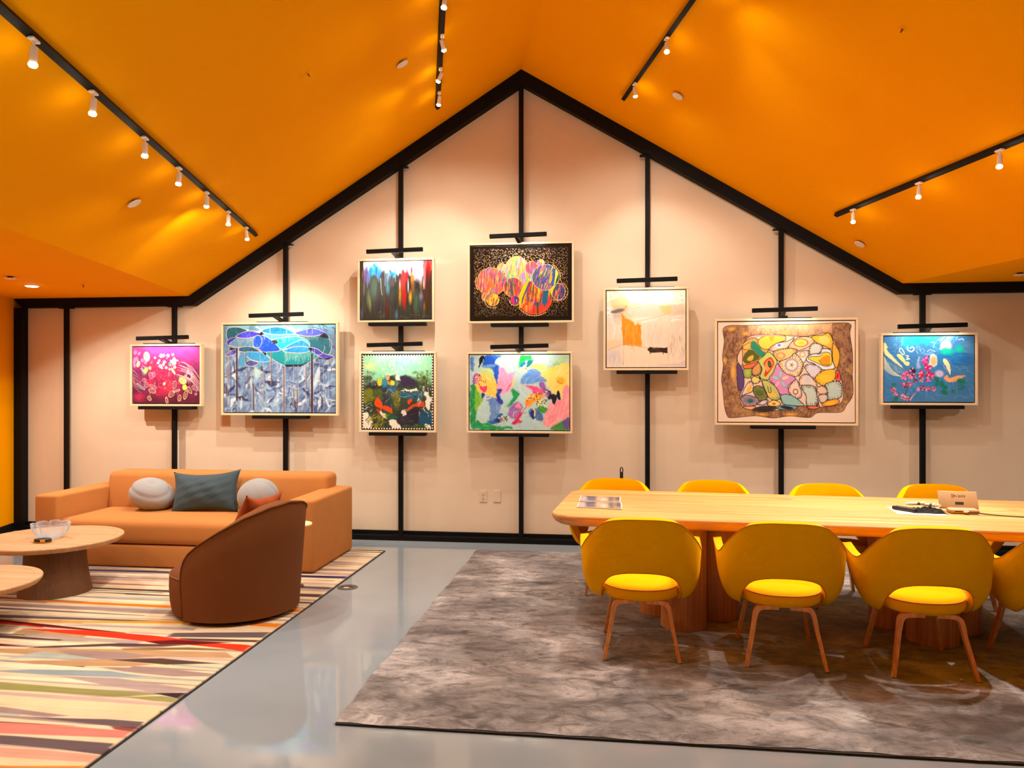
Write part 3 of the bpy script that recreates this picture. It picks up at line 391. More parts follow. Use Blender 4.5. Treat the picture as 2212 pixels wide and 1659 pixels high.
    cell([(860, 560), (1040, 510), (1200, 530), (1140, 640), (1030, 700), (930, 690)], (244, 196, 120), [(-60, 10, 70, 50, 0, (240, 140, 100)), (-60, 10, 40, 30, 0, (250, 200, 110))], BR)
    cell([(1410, 340), (1560, 320), (1650, 290), (1710, 400), (1700, 520), (1590, 480), (1480, 430)], (250, 190, 60), [(10, 0, 80, 60, 20, (250, 214, 110))], [(240, 150, 40)]); cell([(1710, 440), (1800, 560), (1800, 700), (1760, 800), (1710, 700)], (250, 180, 50), [], [(240, 140, 40)])
    cell([(1370, 560), (1420, 440), (1560, 470), (1540, 560), (1420, 620)], (236, 212, 196), [(20, -30, 60, 50, 0, (206, 216, 210))], BR)
    cell([(1180, 580), (1340, 540), (1370, 580), (1300, 720), (1230, 680)], (230, 222, 214), [(0, -20, 50, 46, 0, (246, 170, 120)), (0, -20, 26, 24, 0, (240, 220, 200))], [(120, 180, 190), (240, 160, 120)])
    cell([(1340, 640), (1440, 590), (1530, 590), (1560, 520), (1680, 540), (1710, 700), (1730, 800), (1570, 820), (1440, 730), (1350, 700)], (226, 230, 236), [], None, ew=10); s.poly([(1360, 660), (1400, 630), (1540, 620), (1570, 570), (1680, 590), (1690, 740), (1600, 770), (1480, 720)], (250, 206, 60), edge=E, ew=7); s.poly([(1530, 680), (1600, 620), (1670, 630), (1660, 730), (1590, 740)], (250, 150, 30)); s.curve([(1515, 680), (1560, 740), (1640, 755), (1665, 735)], 8, E)
    cell([(640, 700), (720, 620), (800, 560), (910, 680), (900, 800), (800, 960), (670, 930), (700, 800)], (190, 200, 100), [], None); s.poly([(720, 720), (800, 640), (850, 660), (870, 750), (760, 910), (730, 890), (750, 800)], (220, 50, 30)); s.poly([(745, 730), (805, 665), (840, 690), (850, 750), (770, 850)], (246, 150, 90)); s.ell(808, 738, 22, 44, (84, 96, 40), -12, 6); s.ring(808, 738, 24, 46, E, 6, -12)
    cell([(940, 720), (1100, 640), (1180, 580), (1290, 740), (1250, 880), (1140, 920), (1020, 860)], (248, 206, 150), [(0, -10, 120, 110, 0, (244, 226, 210))], BR, 30)
    for k in range(40): a = k * .157; r1 = 70 + 16 * (k % 2); s.line([(1125 + r1 * np.cos(a), 750 + r1 * .95 * np.sin(a)), (1125 + (r1 + 26) * np.cos(a), 750 + (r1 + 26) * np.sin(a))], 7, [(90, 60, 130), I, (120, 60, 40)][k % 3])
    for k in range(5): a = k * 1.257; s.line([(1125, 750), (1125 + 34 * np.cos(a), 750 + 34 * np.sin(a))], 8, (120, 50, 30))
    cell([(920, 730), (1020, 860), (1180, 940), (1070, 1060), (1110, 1190), (960, 1170), (880, 1040), (800, 950), (860, 860)], (214, 140, 190), [], [(226, 60, 110), (236, 170, 206), (200, 120, 180)], 40)
    for a, c in ((0, (150, 200, 206)), (72, (226, 200, 180)), (144, (150, 196, 206)), (216, (236, 170, 200)), (288, (150, 200, 210))): t = np.radians(a - 90); s.ell(965 + 74 * np.cos(t), 960 + 80 * np.sin(t), 66, 30, c, a - 90, 12, .9); s.ring(965 + 74 * np.cos(t), 960 + 80 * np.sin(t), 60, 26, (220, 70, 110), 5, a - 90, .7)
    cell([(1310, 770), (1430, 740), (1550, 820), (1440, 950), (1380, 900)], (214, 206, 214), [], BR, 26); cell([(1460, 950), (1560, 840), (1750, 820), (1730, 960), (1640, 1020), (1560, 1050)], (246, 190, 40), [(0, 0, 90, 50, 0, (240, 200, 60))], [(70, 40, 20), (250, 170, 40)], 16); cell([(1750, 860), (1790, 830), (1820, 960), (1760, 990)], (236, 90, 84), [(0, 0, 14, 40, 0, (190, 20, 20))])
    cell([(1240, 940), (1330, 880), (1440, 960), (1480, 1060), (1260, 1050)], (244, 206, 176), [(0, -10, 50, 60, 0, (206, 200, 210))], BR, 26); cell([(1080, 1090), (1180, 960), (1240, 1060), (1270, 1180), (1220, 1240), (1110, 1180)], (236, 206, 186), [(0, 20, 40, 44, 0, (150, 90, 60)), (0, 20, 24, 26, 0, (240, 220, 200))], [(90, 50, 40), (110, 90, 150)], 40)
    cell([(1260, 1070), (1350, 1040), (1460, 1080), (1500, 1300), (1480, 1340), (1340, 1330), (1330, 1200)], (196, 208, 194), [], BR, 50); cell([(1600, 1030), (1800, 990), (1840, 1150), (1800, 1230), (1640, 1250), (1630, 1130)], (188, 206, 194), [], [(40, 26, 22), (84, 60, 50)], 40); cell([(1480, 1080), (1590, 1060), (1630, 1160), (1520, 1170)], (226, 190, 160), [], BR, 20); cell([(1510, 1190), (1630, 1180), (1620, 1270), (1540, 1300)], (216, 200, 186), [], BR, 20)
    cell([(1560, 1340), (1600, 1280), (1760, 1240), (1800, 1290), (1700, 1340)], (250, 160, 40), [(0, 0, 70, 24, -15, (250, 190, 60))]); cell([(970, 1190), (1120, 1190), (1300, 1330), (1160, 1340), (1000, 1310)], (146, 190, 186), [], [(150, 110, 80), (170, 206, 200)], 30); cell([(920, 1390), (1000, 1330), (1200, 1350), (1140, 1400)], (110, 160, 166), [(0, 0, 90, 24, 8, (34, 34, 60))]); cell([(1340, 1360), (1420, 1340), (1530, 1360), (1430, 1390)], (240, 110, 80))
    cell([(420, 830), (520, 770), (560, 830), (530, 930), (450, 930)], (150, 170, 70), [(0, 0, 30, 46, 0, (170, 186, 90))]); cell([(340, 740), (410, 800), (440, 960), (420, 1100), (350, 1090)], (92, 66, 120), [], None); cell([(350, 600), (410, 520), (410, 760), (345, 690)], (244, 190, 160)); cell([(560, 800), (640, 700), (690, 820), (640, 900), (560, 890)], (206, 150, 90), [], BR, 26); cell([(430, 760), (560, 720), (640, 700), (560, 790), (440, 800)], (226, 110, 60), [], [(150, 60, 30), (250, 180, 110)], 20)
    cell([(540, 940), (640, 900), (670, 990), (580, 1020)], (226, 206, 120), [], [(60, 46, 30)], 20); cell([(400, 1190), (500, 1000), (570, 1020), (560, 1130), (470, 1170)], (226, 206, 190), [(20, -10, 28, 60, 30, (250, 180, 60))], BR, 10); cell([(570, 1090), (640, 1050), (720, 1090), (780, 1220), (670, 1270), (590, 1180)], (110, 120, 60), [(0, 10, 60, 40, 20, (84, 104, 50))], [(60, 50, 30), (206, 176, 90)], 26)
    cell([(700, 980), (800, 990), (910, 1090), (960, 1240), (830, 1250), (740, 1130)], (190, 190, 110), [(20, 70, 70, 30, 10, (250, 190, 80))], [(84, 96, 40), (220, 210, 130)], 26); s.curve([(780, 1060), (800, 1150), (830, 1140), (820, 1070)], 7, E); cell([(390, 1220), (500, 1190), (640, 1240), (640, 1320), (460, 1350)], (170, 140, 150), [(0, 0, 90, 50, 0, (130, 120, 150)), (10, 10, 40, 28, 0, (30, 110, 90))], [(60, 40, 50), (190, 160, 190)], 36)
    cell([(430, 1360), (600, 1350), (560, 1400), (470, 1390)], (246, 166, 120)); cell([(560, 1400), (700, 1350), (900, 1360), (860, 1410), (680, 1430)], (50, 40, 44), [], [(110, 90, 90)], 16); cell([(620, 1320), (720, 1260), (790, 1260), (740, 1330)], (190, 170, 180), [(0, 0, 40, 22, -20, (216, 206, 206))], BR, 16); cell([(770, 1330), (860, 1260), (970, 1310), (900, 1350)], (250, 206, 110), [(0, 0, 24, 16, 0, (170, 100, 40))], [(214, 60, 50), (250, 210, 120)], 20)
    for a, b in (((560, 900), (680, 950)), ((690, 980), (790, 1220)), ((1230, 920), (1290, 740)), ((1460, 1080), (1520, 1350)), ((960, 1190), (990, 1310)), ((670, 940), (700, 1000))): s.line([a, b], 8, E)
    return s.c

def art_teal():
    s = Canvas((145, 170, 2020, 1540), 300, 220, (70, 136, 190), 29)
    s.mix(s.noise(400) * .7, (50, 120, 196)); s.mix(np.clip(.9 - np.hypot((s.X - 850) / 520, (s.Y - 220) / 170), 0, 1) * 1.2, (20, 206, 206)); s.mix(np.clip(.8 - np.hypot((s.X - 1500) / 420, (s.Y - 480) / 130), 0, 1) * 1.1, (16, 190, 190)); s.mix(np.clip(.9 - np.hypot((s.X - 1850) / 260, (s.Y - 420) / 260), 0, 1), (100, 160, 214)); s.mix(np.clip((s.Y - 1200) / 500, 0, 1) * .6, (80, 130, 170))
    s.brush(200, (145, 170, 2020, 1540), 220, 50, 20, [(60, 140, 206), (40, 110, 190), (90, 160, 210), (70, 130, 180)], 40, .5, .3); s.brush(40, (1250, 560, 2020, 760), 360, 50, 14, [(20, 130, 206), (30, 110, 200), (20, 150, 214)], 8, .7); s.brush(50, (560, 180, 1250, 400), 180, 44, 0, [(20, 200, 204), (40, 220, 210), (20, 160, 200)], 40, .6)
    s.brush(26, (1250, 180, 1700, 280), 150, 14, -50, [(206, 244, 236), (160, 230, 220)], 25, .8); s.brush(30, (1000, 460, 1240, 620), 240, 12, -20, [(150, 206, 230), (110, 180, 226)], 20, .7); s.brush(16, (320, 190, 560, 520), 90, 20, 120, [(150, 216, 220), (110, 196, 206)], 40, .7)
    Yl = (250, 236, 170)
    s.poly([(145, 300), (220, 390), (210, 450), (360, 620), (540, 810), (470, 790), (300, 660), (150, 520)], Yl, 10, rough=10)
    for k in range(6): s.curve([(145, 600 + k * 44), (220, 740 + k * 34), (340, 900 + k * 16), (480, 1000)], 16, (240, 240, 190), .85, 6)
    s.brush(24, (150, 640, 520, 960), 170, 8, 45, [(230, 240, 220), (180, 210, 220)], 16, .8); s.brush(14, (360, 800, 560, 980), 130, 8, 50, [(250, 246, 190)], 25, .8)
    s.poly([(410, 570), (480, 540), (560, 620), (600, 700), (670, 720), (660, 780), (600, 770), (520, 690)], (250, 236, 150), 8, rough=10); s.curve([(470, 420), (520, 430), (570, 520), (540, 550), (470, 470), (480, 420)], 16, (236, 246, 220)); s.curve([(600, 570), (660, 580), (620, 620), (680, 640), (600, 660)], 16, (240, 246, 230)); s.ring(630, 740, 40, 36, Yl, 18)
    s.curve([(640, 380), (640, 450), (720, 490), (775, 430), (740, 390), (690, 420)], 22, (226, 246, 240)); s.brush(10, (800, 380, 1010, 520), 90, 16, 60, [(206, 240, 236)], 30, .8); s.line([(1125, 295), (1190, 295)], 16, WHITE); s.line([(1200, 320), (1170, 420)], 10, (200, 236, 240)); s.curve([(1050, 490), (1110, 450), (1210, 490)], 12, (200, 236, 240), .9); s.curve([(1690, 250), (1780, 230), (1800, 260)], 14, (210, 240, 240))
    s.ell(1440, 370, 110, 90, (248, 206, 196), 10, 60); s.ell(1440, 350, 60, 50, (250, 220, 206), 0, 40); s.ell(1340, 430, 36, 30, (236, 200, 206), 0, 30)
    for x, y in ((1400, 510), (1500, 500), (1440, 460), (1740, 420), (1700, 460)): s.ell(x, y, 80, 50, (10, 206, 176), 20, 50, .8)
    s.poly([(1120, 560), (1190, 550), (1250, 640), (1250, 770), (1150, 800), (1090, 720)], (250, 240, 226), 24, rough=30); s.ell(1178, 680, 66, 100, (250, 186, 130), 0, 40)
    s.poly([(860, 600), (900, 600), (880, 720), (910, 830), (830, 830), (830, 720)], (180, 190, 236), 24, .8, rough=12); s.poly([(1370, 670), (1440, 640), (1520, 780), (1530, 960), (1500, 940), (1440, 800)], (250, 240, 190), 12, rough=12); s.brush(12, (1380, 660, 1530, 940), 90, 8, 70, [(250, 206, 180), (240, 226, 160)], 20, .8)
    s.poly([(1400, 1050), (1460, 980), (1520, 1040), (1700, 990), (1830, 1000), (1680, 1090), (1520, 1130)], (246, 176, 120), 14, rough=20); s.brush(12, (1480, 1000, 1830, 1100), 160, 9, -15, [(250, 226, 190), (150, 96, 60)], 12, .8); s.ell(1300, 950, 90, 70, (210, 190, 230), 10, 40); s.ring(1320, 960, 44, 46, (226, 210, 240), 9)
    def bloom(x, y, r, c, dk, n=16):
        for k in range(n):
            a = s.r.rand() * 6.28; d = s.r.rand() ** .6 * r; s.ell(x + d * np.cos(a), y + d * np.sin(a), r * .36, r * .24, [c, dk, c, (250, 150, 190)][k % 4], np.degrees(a), 8, .95)
    for a in ((1020, 610, 60, (170, 40, 180), (120, 30, 150)), (1010, 690, 70, (226, 40, 130), (190, 20, 110)), (1020, 760, 50, (220, 40, 130), (180, 20, 100)), (1060, 830, 76, (226, 20, 110), (180, 10, 90)), (930, 960, 80, (206, 30, 60), (150, 14, 40)), (1080, 970, 70, (230, 20, 90), (176, 10, 70)), (1150, 990, 56, (230, 20, 90), (190, 10, 70)), (610, 930, 52, (240, 60, 120), (206, 30, 80)), (560, 1000, 70, (240, 110, 150), (220, 60, 110)), (690, 1000, 66, (244, 130, 160), (230, 90, 130)), (730, 900, 66, (74, 20, 40), (50, 14, 30)), (760, 990, 44, (100, 26, 50), (70, 16, 40)), (800, 1090, 44, (110, 26, 50), (80, 20, 40)), (930, 1080, 44, (240, 150, 170), (190, 60, 90)), (1060, 1090, 50, (226, 90, 140), (160, 30, 90)), (560, 1190, 64, (206, 60, 80), (120, 20, 50)), (690, 1170, 60, (206, 60, 90), (160, 40, 70)), (330, 1280, 60, (226, 90, 130), (130, 24, 60)), (400, 1390, 56, (226, 130, 160), (150, 40, 80)), (560, 1430, 60, (240, 170, 190), (190, 70, 110)), (630, 1480, 50, (226, 120, 150), (150, 30, 60)), (860, 1270, 44, (244, 160, 180), (226, 110, 150)), (950, 1250, 50, (150, 26, 60), (110, 20, 50)), (1060, 1270, 56, (226, 90, 120), (130, 20, 50)), (1180, 1270, 46, (230, 100, 140), (170, 40, 80))): bloom(*a)
    for x, y, r in ((1250, 1080, 60), (1240, 1180, 44), (1350, 1170, 60), (1420, 1230, 56), (1390, 1330, 56), (1430, 1350, 50), (1720, 1110, 60), (1800, 1120, 46), (1740, 1230, 70), (1590, 1310, 44), (390, 1480, 56), (350, 1180, 40)): s.ell(x, y, r, r * .8, (14, 126, 96), s.r.uniform(0, 90), 30, .9); s.brush(5, (x - r, y - r, x + r, y + r), 50, 12, 50, [(30, 160, 120), (10, 90, 70)], 60, .8)
    s.curve([(590, 1390), (620, 1290), (660, 1210)], 12, (80, 30, 70)); s.brush(16, (640, 1250, 860, 1420), 170, 12, -45, [(40, 70, 140), (150, 190, 220)], 12, .8); s.curve([(690, 1500), (740, 1420), (810, 1340)], 22, (246, 190, 200), 1, 6); s.brush(14, (860, 1300, 1280, 1500), 160, 10, 75, [(120, 160, 200), (150, 180, 210)], 30, .6); s.brush(30, (1500, 1150, 2000, 1350), 90, 30, 60, [(110, 160, 200), (60, 110, 170)], 50, .5)
    return s.c

def art_stripes(w=170, h=860):
    """long wedge stripes of the rug; x is measured from its right-hand edge, y from its far edge, in metres"""
    s = Canvas((0, 0, 2.89, 4.6), w, h, (232, 206, 168), 31)
    C = dict(c=(236, 208, 164), e=(222, 190, 152), p=(204, 172, 160), m=(160, 134, 126), t=(190, 148, 104), k=(52, 40, 44), b=(86, 62, 54), o=(226, 122, 26), r=(222, 52, 22), d=(104, 18, 22), g=(150, 146, 84), l=(172, 180, 168), s=(220, 128, 112), n=(50, 46, 86), v=(102, 84, 86), y=(240, 158, 40), w=(244, 226, 194), u=(144, 158, 160), a=(120, 84, 44), q=(178, 156, 148))
    def W(pts, c, a=.97): s.poly([(2.89 - x, y) for x, y in pts], C[c], .009, a, sm=False)
    r = s.r
    for k in range(330):                                            # quiet ground of cream, mauve and sand wedges
        y = r.uniform(0, 4.6); h0 = r.uniform(.008, .038); x0 = r.uniform(-.9, 2.6); L = r.uniform(.5, 1.9); sl = r.uniform(-.035, .06) * L; c = 'cepqtwcpmqelvqcm'[r.randint(16)]
        if k % 3 == 0: W([(x0, y - h0), (x0 + L, y - sl - .004), (x0 + L, y - sl + .004), (x0, y + h0)], c)
        elif k % 3 == 1: W([(x0, y - .004), (x0 + L, y - sl - h0), (x0 + L, y - sl + h0), (x0, y + .004)], c)
        else: W([(x0, y), (x0 + L * .5, y - sl * .5 - h0), (x0 + L, y - sl), (x0 + L * .5, y - sl * .5 + h0)], c)
    def bar(x0, y0, x1, y1, ha, hb, c): W([(x0, y0 - ha), (x1, y1 - hb), (x1, y1 + hb), (x0, y0 + ha)], c)
    for q in ((0, .03, .5, .05, .02, .008, 'k'), (0, .10, .35, .12, .015, .004, 'k'), (0, .30, .9, .33, .02, .03, 'q'), (.05, .55, .6, .52, .002, .02, 'b'), (0, .62, .7, .66, .015, .02, 'q'), (0, .82, .8, .84, .03, .02, 'm'), (0, 1.06, 2.89, 1.10, .035, .022, 'n'), (0, 1.40, 1.0, 1.38, .035, .02, 'v'), (0, 1.61, .9, 1.60, .04, .02, 'b'), (0, 1.80, .5, 1.79, .012, .01, 'k'), (1.0, 1.64, 2.4, 1.62, .03, .012, 'b'), (1.2, 1.69, 2.2, 1.68, .006, .006, 'k'), (1.3, 1.49, 2.3, 1.46, .01, .02, 's'), (1.4, 1.30, 2.5, 1.27, .02, .006, 'm'), (0, 2.0, .4, 2.01, .035, .03, 'o'), (.7, 2.03, 2.3, 1.99, .035, .012, 'o'), (.8, 2.14, 2.4, 2.13, .04, .03, 'm'), (1.0, 2.24, 2.6, 2.2, .004, .03, 'v'), (0, 2.33, .2, 2.33, .04, .03, 'o'), (.3, 2.30, 1.7, 2.47, .035, .012, 'y'), (0, 2.52, .6, 2.60, .055, .04, 'v'), (.5, 2.47, 1.4, 2.5, .03, .01, 'q'), (0, 2.64, .5, 2.67, .02, .02, 'b'), (.9, 2.60, 2.0, 2.47, .004, .04, 'd'), (1.5, 2.56, 2.3, 2.44, .01, .03, 'r'), (1.1, 2.70, 1.6, 2.66, .02, .05, 't'), (1.2, 2.78, 1.7, 2.76, .01, .03, 'b'), (.7, 2.76, 1.5, 2.72, .03, .02, 'q')): bar(*q)
    W([(1.62, 2.60), (1.15, 2.58), (.67, 2.63), (.40, 2.68), (.60, 2.745), (.9, 2.70), (1.3, 2.655)], 'r'); W([(.50, 2.71), (.07, 2.71), (0, 2.72), (0, 2.83), (.15, 2.79), (.36, 2.76)], 'r'); W([(.68, 2.735), (.52, 2.685), (.15, 2.685), (.36, 2.755), (.56, 2.775)], 'd'); W([(1.6, 2.88), (1.32, 2.915), (1.6, 2.93)], 'd')
    W([(1.25, 2.90), (.82, 2.785), (.40, 2.765), (.52, 2.81), (.82, 2.84), (1.3, 2.94)], 'b'); W([(.75, 2.87), (.36, 2.80), (.02, 2.80), (.4, 2.85), (.7, 2.91)], 'a', .75); W([(1.5, 2.97), (.9, 2.90), (.1, 2.85), (0, 2.94), (.6, 2.98), (1.0, 3.0), (1.5, 3.03)], 't'); W([(1.12, 2.94), (.69, 2.93), (.46, 2.97), (.74, 3.06), (1.0, 3.0)], 'm'); W([(.70, 3.055), (.42, 2.995), (.05, 3.03), (.33, 3.085)], 'b')
    W([(1.3, 3.11), (1.17, 2.97), (.75, 3.055), (1.0, 3.08)], 'l'); W([(1.25, 3.15), (.75, 3.06), (.40, 3.09), (.5, 3.13), (.95, 3.19)], 't'); W([(1.25, 3.20), (1.0, 3.17), (.66, 3.20), (.9, 3.25), (1.25, 3.24)], 'w'); W([(.68, 3.17), (.34, 3.14), (0, 3.18), (0, 3.22), (.2, 3.245), (.5, 3.215)], 'm'); W([(1.25, 3.30), (1.02, 3.25), (.58, 3.215), (.33, 3.27), (.6, 3.30), (.84, 3.315)], 'u'); W([(.95, 3.27), (.6, 3.225), (.5, 3.28), (.8, 3.31)], 'u', .9)
    W([(.80, 3.32), (.48, 3.305), (0, 3.395), (0, 3.43), (.18, 3.455), (.5, 3.40)], 'q'); W([(1.2, 3.43), (.8, 3.45), (.44, 3.47), (.10, 3.475), (.33, 3.54), (.7, 3.53), (1.2, 3.53)], 'g'); W([(.16, 3.47), (0, 3.445), (0, 3.52)], 'k'); W([(.28, 3.535), (.1, 3.50), (0, 3.52), (0, 3.565), (.12, 3.56)], 'g', .9)
    W([(1.1, 3.60), (.01, 3.59), (0, 3.75), (.6, 3.72), (1.1, 3.66)], 'c'); W([(1.1, 3.545), (.5, 3.56), (0, 3.58), (0, 3.61), (.6, 3.60), (1.1, 3.58)], 'p'); W([(1.1, 3.70), (.81, 3.72), (.40, 3.775), (.5, 3.80), (.8, 3.78), (1.1, 3.76)], 'm'); W([(.55, 3.815), (.2, 3.785), (.01, 3.79), (0, 3.86), (.18, 3.845)], 'v'); W([(.14, 3.85), (0, 3.85), (0, 3.895), (.1, 3.88)], 'd', .7)
    W([(.9, 3.90), (.5, 3.87), (.01, 3.89), (0, 3.955), (.59, 3.985), (.9, 3.98)], 's'); W([(.9, 3.885), (.3, 3.872), (.9, 3.876)], 'd'); W([(.9, 4.01), (.5, 4.0), (.01, 4.01), (0, 4.11), (.2, 4.09), (.6, 4.075), (.9, 4.07)], 'v'); W([(.9, 4.12), (.3, 4.105), (0, 4.12), (0, 4.18), (.9, 4.19)], 's', .55); W([(.6, 4.26), (.3, 4.25), (0, 4.21), (0, 4.30), (.6, 4.33)], 'o', .8)
    s.grain(.04, .7, .012, 1); s.grain(.05, .10)
    return s.c
# ================================================================= scene helpers
import bpy, bmesh, math, random
from mathutils import Vector, Matrix
random.seed(4)
C = bpy.context.scene.collection
PI = math.pi
def R(a): return math.radians(a)

# ---------- materials
def lin(c):
    out = []
    for v in c[:3]:
        v = v / 255.; out.append(v / 12.92 if v <= .04045 else ((v + .055) / 1.055) ** 2.4)
    return (*out, 1)
class NT:
    def __init__(s, name):
        s.m = bpy.data.materials.new(name); s.m.use_nodes = True; s.t = s.m.node_tree; s.b = s.t.nodes['Principled BSDF']
    def n(s, k, **kw):
        q = s.t.nodes.new(k)
        for a, v in kw.items():
            if a in q.inputs: q.inputs[a].default_value = v
            else: setattr(q, a, v)
        return q
    def l(s, a, b): s.t.links.new(a, b)
    def coords(s, scale=(1, 1, 1), kind='Object'):
        tc = s.n('ShaderNodeTexCoord'); mp = s.n('ShaderNodeMapping'); mp.inputs['Scale'].default_value = scale
        s.l(tc.outputs[kind], mp.inputs[0]); return mp.outputs[0]
    def noise(s, vec, scale, detail=4, rough=.6, dist=0):
        q = s.n('ShaderNodeTexNoise', Scale=scale, Detail=detail, Roughness=rough, Distortion=dist); s.l(vec, q.inputs['Vector']); return q.outputs['Fac']
    def ramp(s, fac, stops):
        q = s.n('ShaderNodeValToRGB'); e = q.color_ramp.elements
        e[0].position, e[0].color = stops[0]; e[1].position, e[1].color = stops[-1]
        for p, c in stops[1:-1]: x = e.new(p); x.color = c
        s.l(fac, q.inputs[0]); return q.outputs[0]
    def bump(s, h, strength, dist=.01):
        q = s.n('ShaderNodeBump', Strength=strength, Distance=dist); s.l(h, q.inputs['Height']); s.l(q.outputs[0], s.b.inputs['Normal'])
def mul(c, k): return (min(c[0] * k, 1), min(c[1] * k, 1), min(c[2] * k, 1), 1)
def mat(name, col, rough=.5, var=.06, scale=8, metal=0, bump=0, bscale=200, spec=.5, sheen=0, emit=0, ecol=None, trans=0, coat=0):
    t = NT(name); c = lin(col); v = t.coords()
    f = t.noise(v, scale); t.l(t.ramp(f, [(.3, mul(c, 1 - var)), (.7, mul(c, 1 + var))]), t.b.inputs['Base Color'])
    t.b.inputs['Roughness'].default_value = rough; t.b.inputs['Metallic'].default_value = metal
    t.b.inputs['Specular IOR Level'].default_value = spec; t.b.inputs['Sheen Weight'].default_value = sheen
    t.b.inputs['Transmission Weight'].default_value = trans; t.b.inputs['Coat Weight'].default_value = coat
    if emit: t.b.inputs['Emission Color'].default_value = (*(ecol or (1, .85, .62)), 1); t.b.inputs['Emission Strength'].default_value = emit
    if bump: t.bump(t.noise(v, bscale, 2), bump, .002)
    return t.m
def wood(name, light, dark, axis, rough=.45, ring=14, knots=True):
    """oak: long streaks along the given axis"""
    t = NT(name); sc = [ring, ring, ring]; sc[axis] = .55
    v = t.coords(tuple(sc)); f = t.noise(v, 1.0, 6, .62, 1.2)
    sc2 = [90, 90, 90]; sc2[axis] = 2.2
    g = t.noise(t.coords(tuple(sc2)), 1.0, 3)
    base = t.ramp(f, [(.3, lin(dark)), (.5, lin([(a + b) / 2 for a, b in zip(light, dark)])), (.68, lin(light))])
    mx = t.n('ShaderNodeMixRGB', blend_type='MULTIPLY'); mx.inputs[0].default_value = .5
    t.l(base, mx.inputs[1]); t.l(t.ramp(g, [(.35, (.72, .66, .6, 1)), (.6, (1, 1, 1, 1))]), mx.inputs[2])
    out = mx.outputs[0]
    if knots:
        sk = [5, 5, 5]; sk[axis] = 1.6
        k = t.noise(t.coords(tuple(sk)), 1.3, 2, .5, .3); m2 = t.n('ShaderNodeMixRGB', blend_type='MULTIPLY'); m2.inputs[0].default_value = 1
        t.l(out, m2.inputs[1]); t.l(t.ramp(k, [(.2, (.55, .42, .32, 1)), (.27, (1, 1, 1, 1))]), m2.inputs[2]); out = m2.outputs[0]
    t.l(out, t.b.inputs['Base Color']); t.b.inputs['Roughness'].default_value = rough
    t.bump(g, .08, .002); return t.m
def paint_mat(name, rough=.45, spec=.4, k=1):
    t = NT(name); a = t.n('ShaderNodeVertexColor', layer_name='paint'); q = t.n('ShaderNodeMixRGB', blend_type='MULTIPLY'); q.inputs[0].default_value = 1; q.inputs[2].default_value = (k, k, k, 1); t.l(a.outputs[0], q.inputs[1]); t.l(q.outputs[0], t.b.inputs['Base Color'])
    t.b.inputs['Roughness'].default_value = rough; t.b.inputs['Specular IOR Level'].default_value = spec
    t.bump(t.noise(t.coords(), 160, 3), .15, .002); return t.m

M = {}
M['black'] = mat('black_steel', (15, 13, 12), .6, .1, 20, spec=.15)
M['wall'] = mat('linen_wall_panel', (228, 206, 178), .9, .02, 3, bump=.25, bscale=420, spec=.15)
M['orange'] = mat('orange_paint', (255, 167, 0), .8, .015, 2, spec=.02)
M['grey_side'] = mat('dark_side_wall', (52, 44, 40), .9, .03, 3)
M['wood_frame'] = mat('pale_maple', (238, 206, 164), .45, .05, 30)
M['float_gap'] = mat('dark_float_gap', (26, 14, 16), .7, .1)
M['tan'] = mat('camel_wool', (188, 123, 64), .92, .03, 6, bump=.2, bscale=500, sheen=.0, spec=.2)
M['brown_seam'] = mat('brown_piping', (120, 66, 34), .8)
M['tan2'] = mat('caramel_wool', (112, 64, 28), .92, .03, 6, bump=.2, bscale=500, sheen=.0, spec=.2)
M['yellow'] = mat('yellow_wool', (252, 184, 0), .9, .03, 10, bump=.25, bscale=500, sheen=0, spec=.05)
M['yellow_pipe'] = mat('ochre_piping', (206, 126, 6), .8)
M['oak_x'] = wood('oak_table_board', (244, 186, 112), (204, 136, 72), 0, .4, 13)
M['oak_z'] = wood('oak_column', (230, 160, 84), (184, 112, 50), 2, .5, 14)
M['ply'] = wood('bent_beech', (244, 174, 98), (214, 138, 70), 2, .4, 40, False)
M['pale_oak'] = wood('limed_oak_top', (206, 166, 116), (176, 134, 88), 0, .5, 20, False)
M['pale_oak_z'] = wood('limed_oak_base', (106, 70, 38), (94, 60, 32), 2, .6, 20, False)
M['velvet_blue'] = mat('slate_velvet', (46, 66, 74), .75, .1, 9, bump=.3, bscale=60, sheen=.1)
M['velvet_rust'] = mat('rust_velvet', (150, 64, 18), .75, .12, 9, bump=.3, bscale=60, sheen=.0, spec=.2)
M['grey_cloth'] = mat('pale_grey_jersey', (152, 151, 150), .9, .04, 9, sheen=.2)
M['white'] = mat('white_enamel', (238, 226, 212), .5, .02)
M['plate'] = mat('ivory_plastic', (226, 200, 172), .45, .02)
M['dark_slot'] = mat('dark_slot', (40, 30, 26), .6)
M['brass'] = mat('brushed_brass', (126, 114, 92), .4, .08, 30, metal=.8)
M['steel'] = mat('pale_steel', (214, 208, 196), .35, .05, metal=.6)
M['gold'] = mat('gold_clasp', (226, 160, 60), .35, .05, metal=.6)
M['lens'] = mat('lit_lens', (255, 240, 220), .4, 0, emit=45)
M['strip'] = mat('led_strip', (255, 240, 220), .4, 0, emit=9, ecol=(1, .9, .78))
M['black_plastic'] = mat('black_plastic', (22, 20, 22), .45, .1)
M['black_cloth'] = mat('black_cloth', (16, 14, 15), .95, .2)
M['paper'] = mat('white_paper', (246, 236, 222), .8, .01)
M['device'] = mat('grey_white_plastic', (190, 154, 110), .5, .02)
M['device_mark'] = mat('ochre_mark', (112, 70, 26), .5)
M['pen_green'] = mat('green_band', (60, 110, 70), .5)
M['marble'] = mat('pale_lacquer_top', (250, 232, 170), .35, .03)
